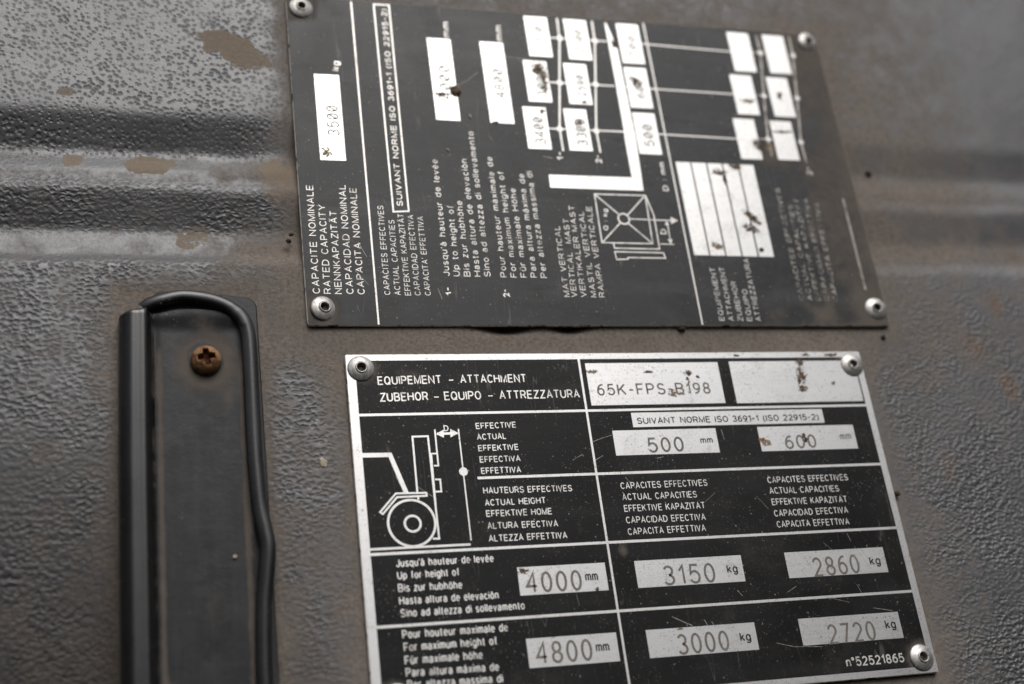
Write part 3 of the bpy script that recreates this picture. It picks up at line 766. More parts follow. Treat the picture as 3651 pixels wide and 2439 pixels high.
# ------------------------------------------------------------------ stroke lettering
def _a(cx, cy, rx, ry, a0, a1):
    n = max(3, int(abs(a1 - a0) / 24))
    return [(cx + rx * math.cos(R(a0 + (a1 - a0) * i / n)), cy + ry * math.sin(R(a0 + (a1 - a0) * i / n))) for i in range(n + 1)]
def _c(cx, cy, rx, ry):
    return _a(cx, cy, rx, ry, 90, 450)
_x = 0.72
_low_o = _c(.25, .36, .25, .36)
GL = {
 'A': (.70, [[(0, 0), (.35, 1), (.70, 0)], [(.12, .33), (.58, .33)]]),
 'B': (.66, [[(0, 0), (0, 1), (.36, 1)] + _a(.36, .76, .26, .24, 90, -90) + [(0, .52)], [(.36, .52)] + _a(.38, .26, .28, .26, 90, -90) + [(0, 0)]]),
 'C': (.66, [_a(.35, .5, .35, .5, 40, 320)]),
 'D': (.70, [[(0, 0), (0, 1), (.28, 1)] + _a(.28, .5, .42, .5, 90, -90) + [(0, 0)]]),
 'E': (.60, [[(.6, 1), (0, 1), (0, 0), (.61, 0)], [(0, .52), (.55, .52)]]),
 'F': (.56, [[(.57, 1), (0, 1), (0, 0)], [(0, .5), (.5, .5)]]),
 'H': (.70, [[(0, 0), (0, 1)], [(.7, 0), (.7, 1)], [(0, .53), (.7, .53)]]),
 'I': (.0, [[(0, 0), (0, 1)]]),
 'J': (.46, [[(.46, 1), (.46, .27)] + _a(.23, .25, .23, .25, 0, -180)]),
 'K': (.66, [[(0, 0), (0, 1)], [(.63, 1), (0, .36)], [(.23, .6), (.67, 0)]]),
 'L': (.52, [[(0, 1), (0, 0), (.52, 0)]]),
 'M': (.78, [[(0, 0), (0, 1), (.39, .04), (.78, 1), (.78, 0)]]),
 'N': (.70, [[(0, 0), (0, 1), (.7, 0), (.7, 1)]]),
 'O': (.72, [_c(.36, .5, .36, .5)]),
 'P': (.62, [[(0, 0), (0, 1), (.34, 1)] + _a(.34, .73, .28, .27, 90, -90) + [(0, .46)]]),
 'Q': (.74, [_c(.36, .5, .36, .5), [(.44, .25), (.74, -.05)]]),
 'R': (.66, [[(0, 0), (0, 1), (.36, 1)] + _a(.36, .73, .27, .27, 90, -90) + [(0, .46)], [(.38, .46), (.66, 0)]]),
 'S': (.65, [_a(.33, .745, .28, .255, 18, 270) + _a(.325, .25, .325, .25, 84, -162)]),
 'T': (.68, [[(0, 1), (.68, 1)], [(.34, 1), (.34, 0)]]),
 'U': (.68, [[(0, 1), (0, .33)] + _a(.34, .33, .34, .33, 180, 360) + [(.68, 1)]]),
 'V': (.68, [[(0, 1), (.34, 0), (.68, 1)]]),
 'Y': (.70, [[(0, 1), (.35, .44), (.7, 1)], [(.35, .44), (.35, 0)]]),
 'G': (.78, [_a(.4, .5, .4, .5, 38, 330) + [(.76, .46), (.46, .46)]]),
 'X': (.68, [[(0, 0), (.68, 1)], [(0, 1), (.68, 0)]]),
 'Z': (.64, [[(.02, 1), (.63, 1), (0, 0), (.64, 0)]]),
 'a': (.48, [_a(.23, .5, .21, .22, 160, 0) + [(.44, 0)], [(.44, .42), (.2, .40)] + _a(.2, .2, .2, .2, 90, 270) + [(.27, 0), (.44, .17)]]),
 'b': (.5, [[(0, 1), (0, 0)], _low_o]),
 'c': (.46, [_a(.25, .36, .25, .36, 42, 318)]),
 'd': (.5, [[(.5, 1), (.5, 0)], _low_o]),
 'e': (.5, [[(.01, .38), (.5, .38)] + _a(.255, .36, .245, .36, 5, 318)]),
 'f': (.28, [_a(.28, .8, .15, .2, 90, 180) + [(.13, 0)], [(0, _x), (.28, _x)]]),
 'g': (.5, [_low_o, [(.5, _x), (.5, -.05)] + _a(.25, -.05, .25, .23, 0, -155)]),
 'h': (.47, [[(0, 1), (0, 0)], [(0, .45)] + _a(.235, .46, .235, .26, 180, 0) + [(.47, 0)]]),
 'i': (.0, [[(0, 0), (0, _x)], [(0, .88), (0, 1)]]),
 'k': (.46, [[(0, 0), (0, 1)], [(.43, _x), (0, .26)], [(.16, .43), (.46, 0)]]),
 'l': (.0, [[(0, 0), (0, 1)]]),
 'm': (.70, [[(0, 0), (0, _x)], [(0, .48)] + _a(.175, .5, .175, .22, 180, 0) + [(.35, 0)], [(.35, .48)] + _a(.525, .5, .175, .22, 180, 0) + [(.70, 0)]]),
 'n': (.47, [[(0, 0), (0, _x)], [(0, .45)] + _a(.235, .46, .235, .26, 180, 0) + [(.47, 0)]]),
 'o': (.5, [_low_o]),
 'p': (.5, [[(0, _x), (0, -.28)], _low_o]),
 'q': (.5, [[(.5, _x), (.5, -.28)], _low_o]),
 'r': (.27, [[(0, 0), (0, _x)], [(0, .42)] + _a(.24, .44, .24, .27, 180, 80)]),
 's': (.42, [_a(.21, .535, .18, .185, 18, 270) + _a(.21, .18, .21, .18, 84, -162)]),
 't': (.28, [[(.13, .93), (.13, .14)] + _a(.26, .14, .13, .14, 180, 280)] + [[(0, _x), (.28, _x)]]),
 'u': (.46, [[(0, _x), (0, .26)] + _a(.23, .26, .23, .26, 180, 360), [(.46, _x), (.46, 0)]]),
 'v': (.48, [[(0, _x), (.24, 0), (.48, _x)]]),
 'x': (.46, [[(0, 0), (.46, _x)], [(0, _x), (.46, 0)]]),
 'z': (.42, [[(.01, _x), (.41, _x), (0, 0), (.42, 0)]]),
 '0': (.56, [_c(.28, .5, .28, .5)]),
 '1': (.28, [[(0, .72), (.25, 1), (.25, 0)]]),
 '2': (.58, [_a(.29, .71, .27, .29, 165, -32) + [(0, 0), (.58, 0)]]),
 '3': (.56, [_a(.28, .755, .25, .245, 155, -90) + _a(.27, .255, .29, .255, 80, -158)]),
 '4': (.60, [[(.46, 0), (.46, 1), (0, .3), (.6, .3)]]),
 '5': (.57, [[(.53, 1), (.1, 1), (.04, .52)] + _a(.28, .325, .29, .325, 128, -155)]),
 '6': (.56, [_c(.285, .31, .275, .31), _a(.45, .36, .44, .64, 82, 180)]),
 '7': (.56, [[(0, 1), (.56, 1), (.2, 0)]]),
 '8': (.56, [_c(.28, .755, .235, .245), _c(.28, .255, .28, .255)]),
 '9': (.56, [_c(.275, .69, .275, .31), _a(.11, .64, .44, .64, -98, 0)]),
 '@': (.56, [_c(.28, .5, .28, .5), [(.06, .12), (.5, .88)]]),
 '-': (.36, [[(0, .44), (.36, .44)]]),
 '_': (1.0, [[(0, .5), (1, .5)]]),
 ':': (.0, [[(0, .05), (0, .17)], [(0, .55), (0, .67)]]),
 '(': (.20, [_a(.42, .40, .42, .68, 122, 238)]),
 ')': (.20, [_a(-.22, .40, .42, .68, 58, -58)]),
 "'": (.0, [[(0, .74), (0, 1)]]),
 '°': (.22, [_c(.11, .84, .11, .13)]),
 ' ': (.26, []),
}
for ch, basech, mk in (('à', 'a', 'g'), ('á', 'a', 'a'), ('é', 'e', 'a'), ('ò', 'o', 'g'), ('ó', 'o', 'a'), ('ö', 'o', 'd'), ('ü', 'u', 'd'), ('Ä', 'A', 'D')):
    wd, st = GL[basech]
    cx = wd / 2
    ex = {'g': [[(cx - .1, 1.0), (cx + .03, .84)]], 'a': [[(cx + .1, 1.0), (cx - .03, .84)]], 'd': [[(cx - .11, .86), (cx - .11, .97)], [(cx + .11, .86), (cx + .11, .97)]],
          'D': [[(cx - .15, 1.12), (cx - .15, 1.24)], [(cx + .15, 1.12), (cx + .15, 1.24)]]}[mk]
    GL[ch] = (wd, st + ex)

class Ink:
    """flat marks printed or cut on a plate; every stroke lies a hair above the one before it"""
    def __init__(s, z):
        s.v = []; s.f = []; s.z = z; s.k = 0
    def step(s):
        s.k += 1
        return s.z + (s.k % 40) * 0.0004
    def ribbon(s, pts, wd, closed=False):
        z = s.step()
        p = [Vector(a) for a in pts]
        q = [p[0]]
        for a in p[1:]:
            if (a - q[-1]).length > 1e-4: q.append(a)
        if (q[0] - q[-1]).length < 1e-3 and len(q) > 3:
            q.pop(); closed = True
        n = len(q)
        if n < 2: return
        h = wd / 2
        b = len(s.v)
        for i in range(n):
            d0 = (q[i] - q[i - 1]) if (i > 0 or closed) else None
            d1 = (q[(i + 1) % n] - q[i]) if (i < n - 1 or closed) else None
            if d0 is None: d0 = d1
            if d1 is None: d1 = d0
            d0 = d0.normalized(); d1 = d1.normalized()
            n0 = Vector((-d0.y, d0.x)); n1 = Vector((-d1.y, d1.x))
            m = n0 + n1
            if m.length < 0.35: m = n0
            m.normalize()
            L = h / max(0.45, m.dot(n0))
            s.v.append((q[i].x + m.x * L, q[i].y + m.y * L, z)); s.v.append((q[i].x - m.x * L, q[i].y - m.y * L, z))
        for i in range(n if closed else n - 1):
            j = (i + 1) % n
            s.f.append((b + 2 * i, b + 2 * i + 1, b + 2 * j + 1, b + 2 * j))
    def poly(s, pts):
        z = s.step()
        b = len(s.v)
        s.v += [(x, y, z) for x, y in pts]
        s.f.append(tuple(range(b, b + len(pts))))
    def ring(s, c, r, wd):
        s.ribbon([(c[0] + r * math.cos(2 * PI * i / 48), c[1] + r * math.sin(2 * PI * i / 48)) for i in range(49)], wd)
    def disc(s, c, r):
        s.poly([(c[0] + r * math.cos(2 * PI * i / 20), c[1] + r * math.sin(2 * PI * i / 20)) for i in range(20)])
    def text(s, txt, u0, v0, u1, v1, cap, wt, gap=0.31):
        if txt == '_':
            s.ribbon([(u0, v0), (u1, v1)], cap); return
        x = 0; place = []
        for i, ch in enumerate(txt):
            wd = GL[ch][0]
            place.append((ch, x)); x += wd + gap
        tot = x - gap
        wt_mm = cap * wt
        L = math.hypot(u1 - u0, v1 - v0) - wt_mm
        ax = ((u1 - u0), (v1 - v0)); l = math.hypot(*ax); ax = (ax[0] / l, ax[1] / l); ay = (-ax[1], ax[0])
        sx = L / tot; sy = cap - wt_mm
        for ch, x in place:
            for st in GL[ch][1]:
                pts = []
                for a, b in st:
                    px = (x + a) * sx + wt_mm / 2; py = b * sy + wt_mm / 2
                    pts.append((u0 + ax[0] * px + ay[0] * py, v0 + ax[1] * px + ay[1] * py))
                s.ribbon(pts, wt_mm)
    def build(s, name, mat, parent):
        return meshobj(name, s.v, s.f, mat, parent)
PI = math.pi

# ------------------------------------------------------------------ plates
def plate_mesh(name, rect, zf, th, mats, parent, dustfn, rad=1.2, step=0.5, warp=None):
    """thin sheet with rounded corners, a small worn edge and a dense front face"""
    u0, v0, u1, v1 = rect
    ch = 0.2
    def outline(r, inset):
        pts = []
        for cx, cy, a in ((u1 - rad, v1 - rad, 0), (u0 + rad, v1 - rad, 90), (u0 + rad, v0 + rad, 180), (u1 - rad, v0 + rad, 270)):
            for i in range(7):
                t = R(a + 15 * i)
                pts.append((cx + (rad - inset) * math.cos(t), cy + (rad - inset) * math.sin(t)))
        return pts
    # front grid, pulled in at the corners to follow the rounding
    nu = int((u1 - u0) / step); nv = int((v1 - v0) / step)
    us = np.linspace(u0 + ch, u1 - ch, nu); vs = np.linspace(v0 + ch, v1 - ch, nv)
    U, W = np.meshgrid(us, vs, indexing='ij')
    rr = rad - ch
    for cu, cv, su, sv in ((u0 + rad, v0 + rad, -1, -1), (u1 - rad, v0 + rad, 1, -1), (u0 + rad, v1 - rad, -1, 1), (u1 - rad, v1 - rad, 1, 1)):
        du = np.maximum((U - cu) * su, 0); dv = np.maximum((W - cv) * sv, 0)
        m = np.maximum(du, dv); h = np.hypot(du, dv)
        sc = np.where(h > 1e-6, m / np.maximum(h, 1e-6), 1)
        ins = (du > 0) & (dv > 0)
        U = np.where(ins, cu + su * du * sc, U); W = np.where(ins, cv + sv * dv * sc, W)
    dust = dustfn(U, W)
    idx = np.arange(nu * nv).reshape(nu, nv)
    verts = [(a, b, zf) for a, b in zip(U.ravel(), W.ravel())]
    f = np.stack([idx[:-1, :-1], idx[1:, :-1], idx[1:, 1:], idx[:-1, 1:]], -1).reshape(-1, 4)
    faces = [tuple(int(i) for i in q) for q in f]
    midx = [0] * len(faces)
    rim = list(idx[:, 0]) + list(idx[-1, 1:]) + list(idx[-2::-1, -1]) + list(idx[0, -2:0:-1])
    # matching outer rim: push each rim vertex outwards
    n0 = len(verts)
    cu, cv = (u0 + u1) / 2, (v0 + v1) / 2
    for zz in (zf - ch, zf - th):
        for i in rim:
            a, b, _ = verts[i]
            oa = max(min(a, u1 - rad), u0 + rad); ob = max(min(b, v1 - rad), v0 + rad)
            d = Vector((a - oa, b - ob))
            if d.length < 1e-6: d = Vector((0, 0))
            else: d = d.normalized() * ch
            verts.append((a + d.x, b + d.y, zz))
    k = len(rim)
    for i in range(k):
        j = (i + 1) % k
        faces.append((int(rim[i]), n0 + i, n0 + j, int(rim[j]))); midx.append(1)
        faces.append((n0 + i, n0 + k + i, n0 + k + j, n0 + j)); midx.append(1)
    att = np.concatenate([dust.ravel(), np.full(2 * k, 0.3)])
    return meshobj(name, verts, faces, mats, parent, False, {'dust': att}, midx)

def fieldmesh(name, r, z, mat, parent):
    return meshobj(name, [(r[0], r[1], z), (r[2], r[1], z), (r[2], r[3], z), (r[0], r[3], z)], [(0, 1, 2, 3)], mat, parent)

def dusty_rivets(U, W, rv, a, s):
    d = np.zeros_like(U)
    for cu, cv in rv:
        q = np.maximum(np.hypot(U - cu, W - cv) - 3.5, 0)
        d += a * np.exp(-q / s)
    return d

RIV_UP = [(-4.97, 116.55), (-4.79, 13.9), (169.97, 117.2), (169.76, 14.61)]
RIV_LO = [(4.14, -4.3), (156.21, -4.64), (155.52, -93.75), (6.2, -92.9)]

def dust_up(U, W):
    n = fbm(U, W, 91, 14, 4, 0.6)
    d = dusty_rivets(U, W, RIV_UP, 0.8, 2.0)
    e = -rectd(U, W, UP)
    d += 0.42 * np.exp(-e / 1.2)
    d += 0.62 * sst(U + (n - 0.5) * 40, 135, 170)
    d += 0.55 * spot(U, W, 147, 70, 8, 5) + 0.5 * spot(U, W, 134, 12.5, 4, 3) + 0.5 * spot(U, W, 151, 13, 4, 3) + 0.5 * spot(U, W, 153, 20, 2.5, 3)
    d += 0.55 * spot(U, W, 14.5, 16, 3, 2.5) + 0.30 * spot(U, W, 27, 59, 3, 3) + 0.25 * spot(U, W, 9, 85, 2.5, 2)
    d += 0.35 * spot(U, W, 58, 62, 4, 6) + 0.30 * spot(U, W, 41, 46, 3, 10) + 0.3 * spot(U, W, 88, 20, 10, 4)
    d += 0.28 * spot(U, W, 140, 71, 9, 6)
    return d
def dust_lo(U, W):
    d = dusty_rivets(U, W, RIV_LO, 0.8, 1.8)
    d += 0.45 * np.exp(rectd(U, W, LO) / 1.0)
    d += 0.4 * spot(U, W, 17, -6, 6, 3) + 0.3 * spot(U, W, 22, -9, 5, 3) + 0.22 * spot(U, W, 27, -34, 4, 3) + 0.25 * spot(U, W, 4.7, -40, 1.0, 3.5)
    d += 0.75 * spot(U, W, 72, -58.6, 1.6, 2.0) + 0.45 * spot(U, W, 152.3, -57.8, 1.2, 1.4) + 0.15 * spot(U, W, 105, -82, 8, 6) + 0.3 * spot(U, W, 74.5, -56.6, 4, .8)
    return d

# rivet: dished head with a raised collar, broken mandrel inside the bore
def lathe(prof, seg=40, jitter=None):
    v = []; f = []
    for i, (r, z) in enumerate(prof):
        for k in range(seg):
            t = 2 * PI * k / seg
            v.append([r * math.cos(t), r * math.sin(t), z])
    for i in range(len(prof) - 1):
        for k in range(seg):
            a = i * seg + k; b = i * seg + (k + 1) % seg
            f.append((a, a + seg, b + seg, b))
    return v, f
def rivet_meshes():
    prof = [(3.68, -0.06), (3.74, 0.08), (3.70, 0.22), (3.45, 0.40), (3.0, 0.62), (2.4, 0.86), (2.05, 0.98), (1.75, 1.04), (1.66, 1.08), (1.60, 1.26), (1.50, 1.36), (1.36, 1.36), (1.24, 1.24), (1.18, 1.0), (1.16, 0.4), (1.15, -0.3)]
    v, f = lathe(prof)
    dust = []
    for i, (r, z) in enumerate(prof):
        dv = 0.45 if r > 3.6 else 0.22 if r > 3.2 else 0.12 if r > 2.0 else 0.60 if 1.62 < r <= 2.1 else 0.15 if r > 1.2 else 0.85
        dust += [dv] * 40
    me = bpy.data.meshes.new('rivet'); me.from_pydata([V3(*p) for p in v], [], [tuple(reversed(q)) for q in f])
    a = me.attributes.new('dust', 'FLOAT', 'POINT'); a.data.foreach_set('value', np.array(dust, np.float32))
    me.materials.append(M['rivet']); me.polygons.foreach_set('use_smooth', [True] * len(me.polygons))
    v2, f2 = lathe([(1.155, -0.25), (1.12, -0.1), (0.75, 0.06), (0.3, -0.05), (0.02, -0.1)], 24)
    m2 = bpy.data.meshes.new('mandrel'); m2.from_pydata([V3(*p) for p in v2], [], [tuple(reversed(q)) for q in f2])
    m2.materials.append(M['hole']); m2.polygons.foreach_set('use_smooth', [True] * len(m2.polygons))
    return me, m2
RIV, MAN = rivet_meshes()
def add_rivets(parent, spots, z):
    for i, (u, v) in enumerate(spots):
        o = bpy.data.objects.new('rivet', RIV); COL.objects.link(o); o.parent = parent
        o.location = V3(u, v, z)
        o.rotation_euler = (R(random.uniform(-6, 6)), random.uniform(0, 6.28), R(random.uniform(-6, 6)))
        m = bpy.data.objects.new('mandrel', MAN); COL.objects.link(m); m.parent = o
random.seed(5)

def splat(name, cu, cv, ru, rv, z, mat, parent, seed, thr=0.55, cell=0.14, hgt=0.10, ang=0.0, grainy=0.55):
    """ragged flecks of dirt lying on a plate"""
    n = int(2 * max(ru, rv) * 1.5 / cell)
    g = (np.arange(n) - n / 2) * cell
    A, B = np.meshgrid(g, g, indexing='ij')
    ca, sa = math.cos(ang), math.sin(ang)
    X = (A * ca + B * sa) / ru; Y = (-A * sa + B * ca) / rv
    f = 1.0 - (X ** 2 + Y ** 2)
    nn = fbm(A + seed * 13.7, B + seed * 5.1, 300 + seed, grainy, 4, 0.65)
    h = f * 0.45 + (nn - 0.5) * 1.9 + 0.5 - thr
    on = (h > 0) & (f > -0.9) & (np.random.default_rng(seed + 5).random(h.shape) < 0.80 + h)
    ids = -np.ones((n + 1, n + 1), int); verts = []; faces = []
    hp = np.pad(np.clip(h, 0, 1), ((0, 1), (0, 1)))
    jit = np.random.default_rng(seed).random((n + 1, n + 1, 2)) - 0.5
    for i, j in zip(*np.nonzero(on)):
        q = []
        for a, b in ((i, j), (i + 1, j), (i + 1, j + 1), (i, j + 1)):
            if ids[a, b] < 0:
                ids[a, b] = len(verts)
                verts.append((cu + (a - n / 2) * cell + jit[a, b, 0] * cell * .7, cv + (b - n / 2) * cell + jit[a, b, 1] * cell * .7, z + 0.01 + hgt * min(1, hp[a, b] * 1.6)))
            q.append(ids[a, b])
        faces.append(tuple(int(x) for x in q))
    if faces:
        return meshobj(name, verts, faces, mat, parent)

def scratches(parent, segs, z, mat='scratch'):
    for pts, wd in segs:
        k = Ink(z)
        k.ribbon(pts, wd)
        k.build('scratch', mat, parent)

# ---- the upper plate, its text running upwards
upper = empty('capacity_plate', None, 'faded black riveted metal plate with text running sideways, without a white frame', 'data plate')
plate_mesh('plate_sheet', UP, 0.0, 0.9, ['black_a', 'edge'], upper, dust_up)
ZP, ZF, ZN, ZD = 0.012, 0.010, 0.034, 0.045
blocks = {}
for b, txt, u0, v0, u1, v1, cap, wt in UP_D:
    k = blocks.setdefault(b, Ink(ZP))
    k.text(txt, u0, v0, u1, v1, cap, wt * 0.96)
for b, k in blocks.items():
    o = k.build('lettering', 'worn' if b == 'worn_capacity' else 'dull_text', upper)
    if b.startswith('worn'): o['label'] = 'worn half legible lettering'
for r, txts in UF_D:
    fo = fieldmesh('field', r, ZF, 'dull_field', upper)
    for kind, txt, u0, v0, u1, v1, cap, wt in txts:
        k = Ink(ZN); k.text(txt, u0, v0, u1, v1, cap, wt * 1.3, 0.30)
        k.build('number', 'dotted', fo)
k = Ink(ZP)
for pts, wd, cl in UDIA_D: k.ribbon(pts, wd, cl)
for t in UTRI_D: k.poly(t)
for c, r, wd in UCIR_D: k.ring(c, r, wd)
k.build('load_diagram', 'dull_text', upper)
k = Ink(ZP); k.poly(UFORK_D); k.build('fork_symbol', 'dull_field', upper)
k = Ink(ZP + 0.02)
for pts, wd, cl in UCURVE_D: k.ribbon(pts, wd, cl)
for c in UNODE_D: k.disc(c, 1.05)
k.build('capacity_curves', 'dull_line', upper)
k = Ink(ZP + 0.02)
for pts, wd, cl in UWORN_D: k.ribbon(pts, wd, cl)
k.build('worn_curves', 'faded_line', upper)
k = Ink(ZP + 0.032)
for c in UNODE2_D: k.disc(c, 1.0)
k.build('curve_nodes', 'dull_line', upper)
k = Ink(ZP); k.ribbon(UBOX_D, 0.5, True); k.build('heading_box', 'dull_line', upper)
for pts, wd, cl in ULINES_D:
    k = Ink(ZP); k.ribbon([(pts[0][0], UP[3] - .5), (pts[1][0], UP[1] + .3)], wd * .85); k.build('dividing_line', 'dull_line', upper)
add_rivets(upper, RIV_UP, 0.0)
for i, (cu, cv, ru, rv, mt, th, an) in enumerate((
        (69.3, 99.0, 2.4, 2.2, 'mud', .52, .3), (70.8, 95.6, 1.2, 2.6, 'mud', .5, 0), (70.3, 91.8, 1.4, 1.6, 'mud', .62, 0), (68.2, 82.8, .9, .9, 'mud', .5, 0),
        (101.9, 96.2, 1.5, 2.6, 'mud', .56, .5), (79.7, 78.9, 1.5, .8, 'mud', .52, .4), (97.2, 110.6, .9, 1.8, 'mud', .55, .3), (83.1, 87.2, 1.2, .5, 'mud', .5, 0), (52.4, 77.9, 1.0, .5, 'mud_dark', .45, 0),
        (36.0, 87.2, 1.5, 1.1, 'mud', .5, 0), (-0.8, 64.4, 1.6, 1.8, 'tan', .66, 0), (141.4, 74.0, 1.6, 2.2, 'mud', .6, 0), (151.9, 79.6, 3.6, .5, 'mud', .55, .05), (141.5, 91.2, 2.6, .9, 'tan', .62, 0), (154, 94.2, 1.0, 1.6, 'mud', .62, 0),
        (145.6, 73.2, 1.4, 2.2, 'tan', .6, 0), (125.4, 62.9, 2.4, 1.2, 'mud', .58, 0), (126.8, 60.8, .6, 3.0, 'mud_dark', .55, 0), (131.6, 65.3, 2.2, .9, 'mud', .56, 0), (133.4, 46.6, 3.2, 1.1, 'mud', .45, -.75), (132.4, 42.4, 3.0, 1.7, 'mud', .68, -.6),
        (119.3, 35.8, 2.0, .9, 'tan', .45, -.4), (134, 35, .8, .8, 'mud_dark', .55, 0))):
    splat('mud_stain', cu, cv, ru, rv, ZD, mt, upper, i + 1, th, 0.16, 0.16 if mt.startswith('mud') else 0.03, an)
scratches(upper, [([(57.6, 103.2), (63, 102.7), (68, 102.4)], .10), ([(41.8, 91), (45.5, 93.2), (49, 96.5)], .09), ([(8.6, 30.2), (6.4, 35)], .12), ([(4.8, 26), (8.4, 21.3)], .08), ([(29.2, 17.2), (28.3, 20.5)], .12), ([(58, 105.5), (58.5, 111)], .10), ([(66.5, 66.4), (69.5, 65.8)], .16)], 0.012)

# ---- the lower plate, framed
lower = empty('attachment_plate', None, 'black riveted metal plate with white frame and forklift diagram, text upright', 'data plate')
plate_mesh('plate_sheet', LO, 0.0, 0.9, ['black_b', 'edge'], lower, dust_lo, rad=0.8)
# frame: four butted strips
IN = (2.6, -96.25, 157.75, -1.95)
k = Ink(ZP)
for q in (((.2, IN[3]), (159.8, IN[3]), (159.8, -.2), (.2, -.2)), ((.2, -98.0), (159.8, -98.0), (159.8, IN[1]), (.2, IN[1])),
          ((.2, IN[1]), (IN[0], IN[1]), (IN[0], IN[3]), (.2, IN[3])), ((IN[2], IN[1]), (159.8, IN[1]), (159.8, IN[3]), (IN[2], IN[3]))):
    z = ZP; b = len(k.v); k.v += [(x, y, z) for x, y in q]; k.f.append((b, b + 1, b + 2, b + 3))
k.build('frame', 'field', lower)
C1 = 67.6
for v, a, wd in ((-17.87, IN[0], .72), (-36.7, 33.4, .75), (-56.3, IN[0], .75), (-75.05, IN[0], .75)):
    k = Ink(ZP); k.ribbon([(a, v), (IN[2], v)], wd); k.build('dividing_line', 'line', lower)
k = Ink(ZP + .02); k.ribbon([(C1, IN[3]), (C1, IN[1])], .66); k.build('dividing_line', 'line', lower)
blocks = {}
for b, txt, u0, v0, u1, v1, cap, wt in LOW_D:
    k = blocks.setdefault(b, Ink(ZP)); k.text(txt, u0, v0, u1, v1, cap, wt)
for b, k in blocks.items():
    k.build('lettering', 'text', lower)
for r, txts in LF_D:
    fo = fieldmesh('field', r, ZF, 'field', lower)
    for kind, txt, u0, v0, u1, v1, cap, wt in txts:
        k = Ink(ZN); k.text(txt, u0, v0, u1, v1, cap * (1.0 if kind == 'unit' else 1.05), wt * 1.25 if kind == 'unit' else wt * 1.38, 0.30 if kind == 'unit' else 0.38)
        k.build('number' if kind == 'number' else 'lettering', 'engrave' if kind == 'number' else 'ink', fo)
k = Ink(ZP)
for pts, wd, cl in LDIA_D: k.ribbon(pts, wd, cl)
for t in LTRI_D: k.poly(t)
for c, r, wd in LCIR_D: k.ring(c, r, wd)
k.build('forklift_diagram', 'line', lower)
add_rivets(lower, RIV_LO, 0.0)
for i, (cu, cv, ru, rv, mt, th, an) in enumerate((
        (88.5, -6.25, 1.2, .35, 'mud', .45, 0), (100.9, -6.6, 1.6, .8, 'mud', .6, 0), (103.7, -8.0, .6, .4, 'mud_dark', .5, 0), (100.6, -9.2, .6, 1.1, 'mud', .66, .2), (96.0, -13.4, 2.6, .8, 'tan', .80, 0), (95, -12.8, 1.6, 1.2, 'tan', .68, 0),
        (137.9, -8.2, 1.7, 3.4, 'mud', .68, -.1), (137.5, -12.3, 1.4, 1.0, 'mud', .48, 0), (138.3, -3.6, 1.2, 1.0, 'mud', .62, 0), (120.5, -28.0, 1.0, .5, 'rust_spot', .4, 0), (121.6, -28.8, 1.6, 1.4, 'tan', .66, 0),
        (134.6, -28, .8, 2.0, 'mud_dark', .68, .4), (71, -6, 1.6, .5, 'tan', .55, 0), (141, -1.1, 1.2, .4, 'mud', .5, 0), (117.8, -1.2, 1.2, .4, 'mud', .55, 0), (150, -1.2, 2.4, .5, 'mud', .6, 0), (148.4, -10.6, .7, .7, 'mud', .6, 0),
        (43.0, -62.9, 1.7, .8, 'mud', .60, 0), (62.6, -68.9, .5, .5, 'mud', .5, 0), (85, -81.0, 1.4, .3, 'tan', .6, 0),)):
    splat('mud_stain', cu, cv, ru, rv, ZD, mt, lower, i + 60, th, 0.15, 0.12 if mt.startswith('mud') else 0.02, an)
scratches(lower, [([(112.1, -86.7), (117, -88.0), (125.6, -88.6)], .12), ([(82.7, -77.5), (85.2, -78.8), (88.2, -80.3)], .18), ([(142.5, -61), (146.1, -67.7)], .08), ([(144.2, -61.9), (147.5, -67.0)], .08), ([(103.4, -71.6), (104.6, -73.2)], .14), ([(141.1, -57.1), (141.9, -59.6)], .10),
                  ([(68.1, -27.2), (71, -26.2), (74, -25.4)], .12), ([(67.9, -32.7), (70.4, -31.4)], .14), ([(108.1, -24.5), (108.5, -27.7)], .13), ([(86.5, -32.7), (88.5, -32.3)], .12), ([(61.2, -32.5), (64.5, -30.8)], .10), ([(98.8, -46), (102.3, -43.5)], .08), ([(92, -79), (92.6, -80.5)], .2), ([(94, -79.6), (94.8, -81)], .16),
                  ([(11, -35.2), (12.2, -38.2)], .13), ([(16, -38), (21.5, -42.2)], .09), ([(133, -59.6), (136, -62.5)], .08), ([(130, -75), (137, -77)], .08), ([(144, -79), (150, -80.2)], .10), ([(56, -62), (57, -73)], .07), ([(140.5, -72), (142, -76)], .09), ([(76, -38), (79, -42)], .07), ([(115, -45), (118, -49)], .07), ([(118.5, -73), (121.5, -71.5)], .10)], 0.012)

# ------------------------------------------------------------------ black trim strip with its bead and screw
trim = empty('rubber_trim', None, 'black rubber trim strip with ribbed left edge and one rusty screw, left of the framed plate', 'trim strip')
ZB = -2.0
def strip_profile(name, prof, vlo, vhi, mat, parent, dust, ufun=None, cap=True, step=1.0):
    vs = np.arange(vlo, vhi + step * .5, step)
    n = len(prof); verts = []; faces = []; att = []
    for v in vs:
        for (u, z), d in zip(prof, dust):
            du = ufun(v) if ufun else 0
            verts.append((u + du, v, z)); att.append(d)
    for i in range(len(vs) - 1):
        for k in range(n - 1):
            a = i * n + k
            faces.append((a, a + 1, a + n + 1, a + n))
    if cap:
        faces.append(tuple((len(vs) - 1) * n + k for k in range(n)))
    return meshobj(name, verts, faces, mat, parent, True, {'dust': att})
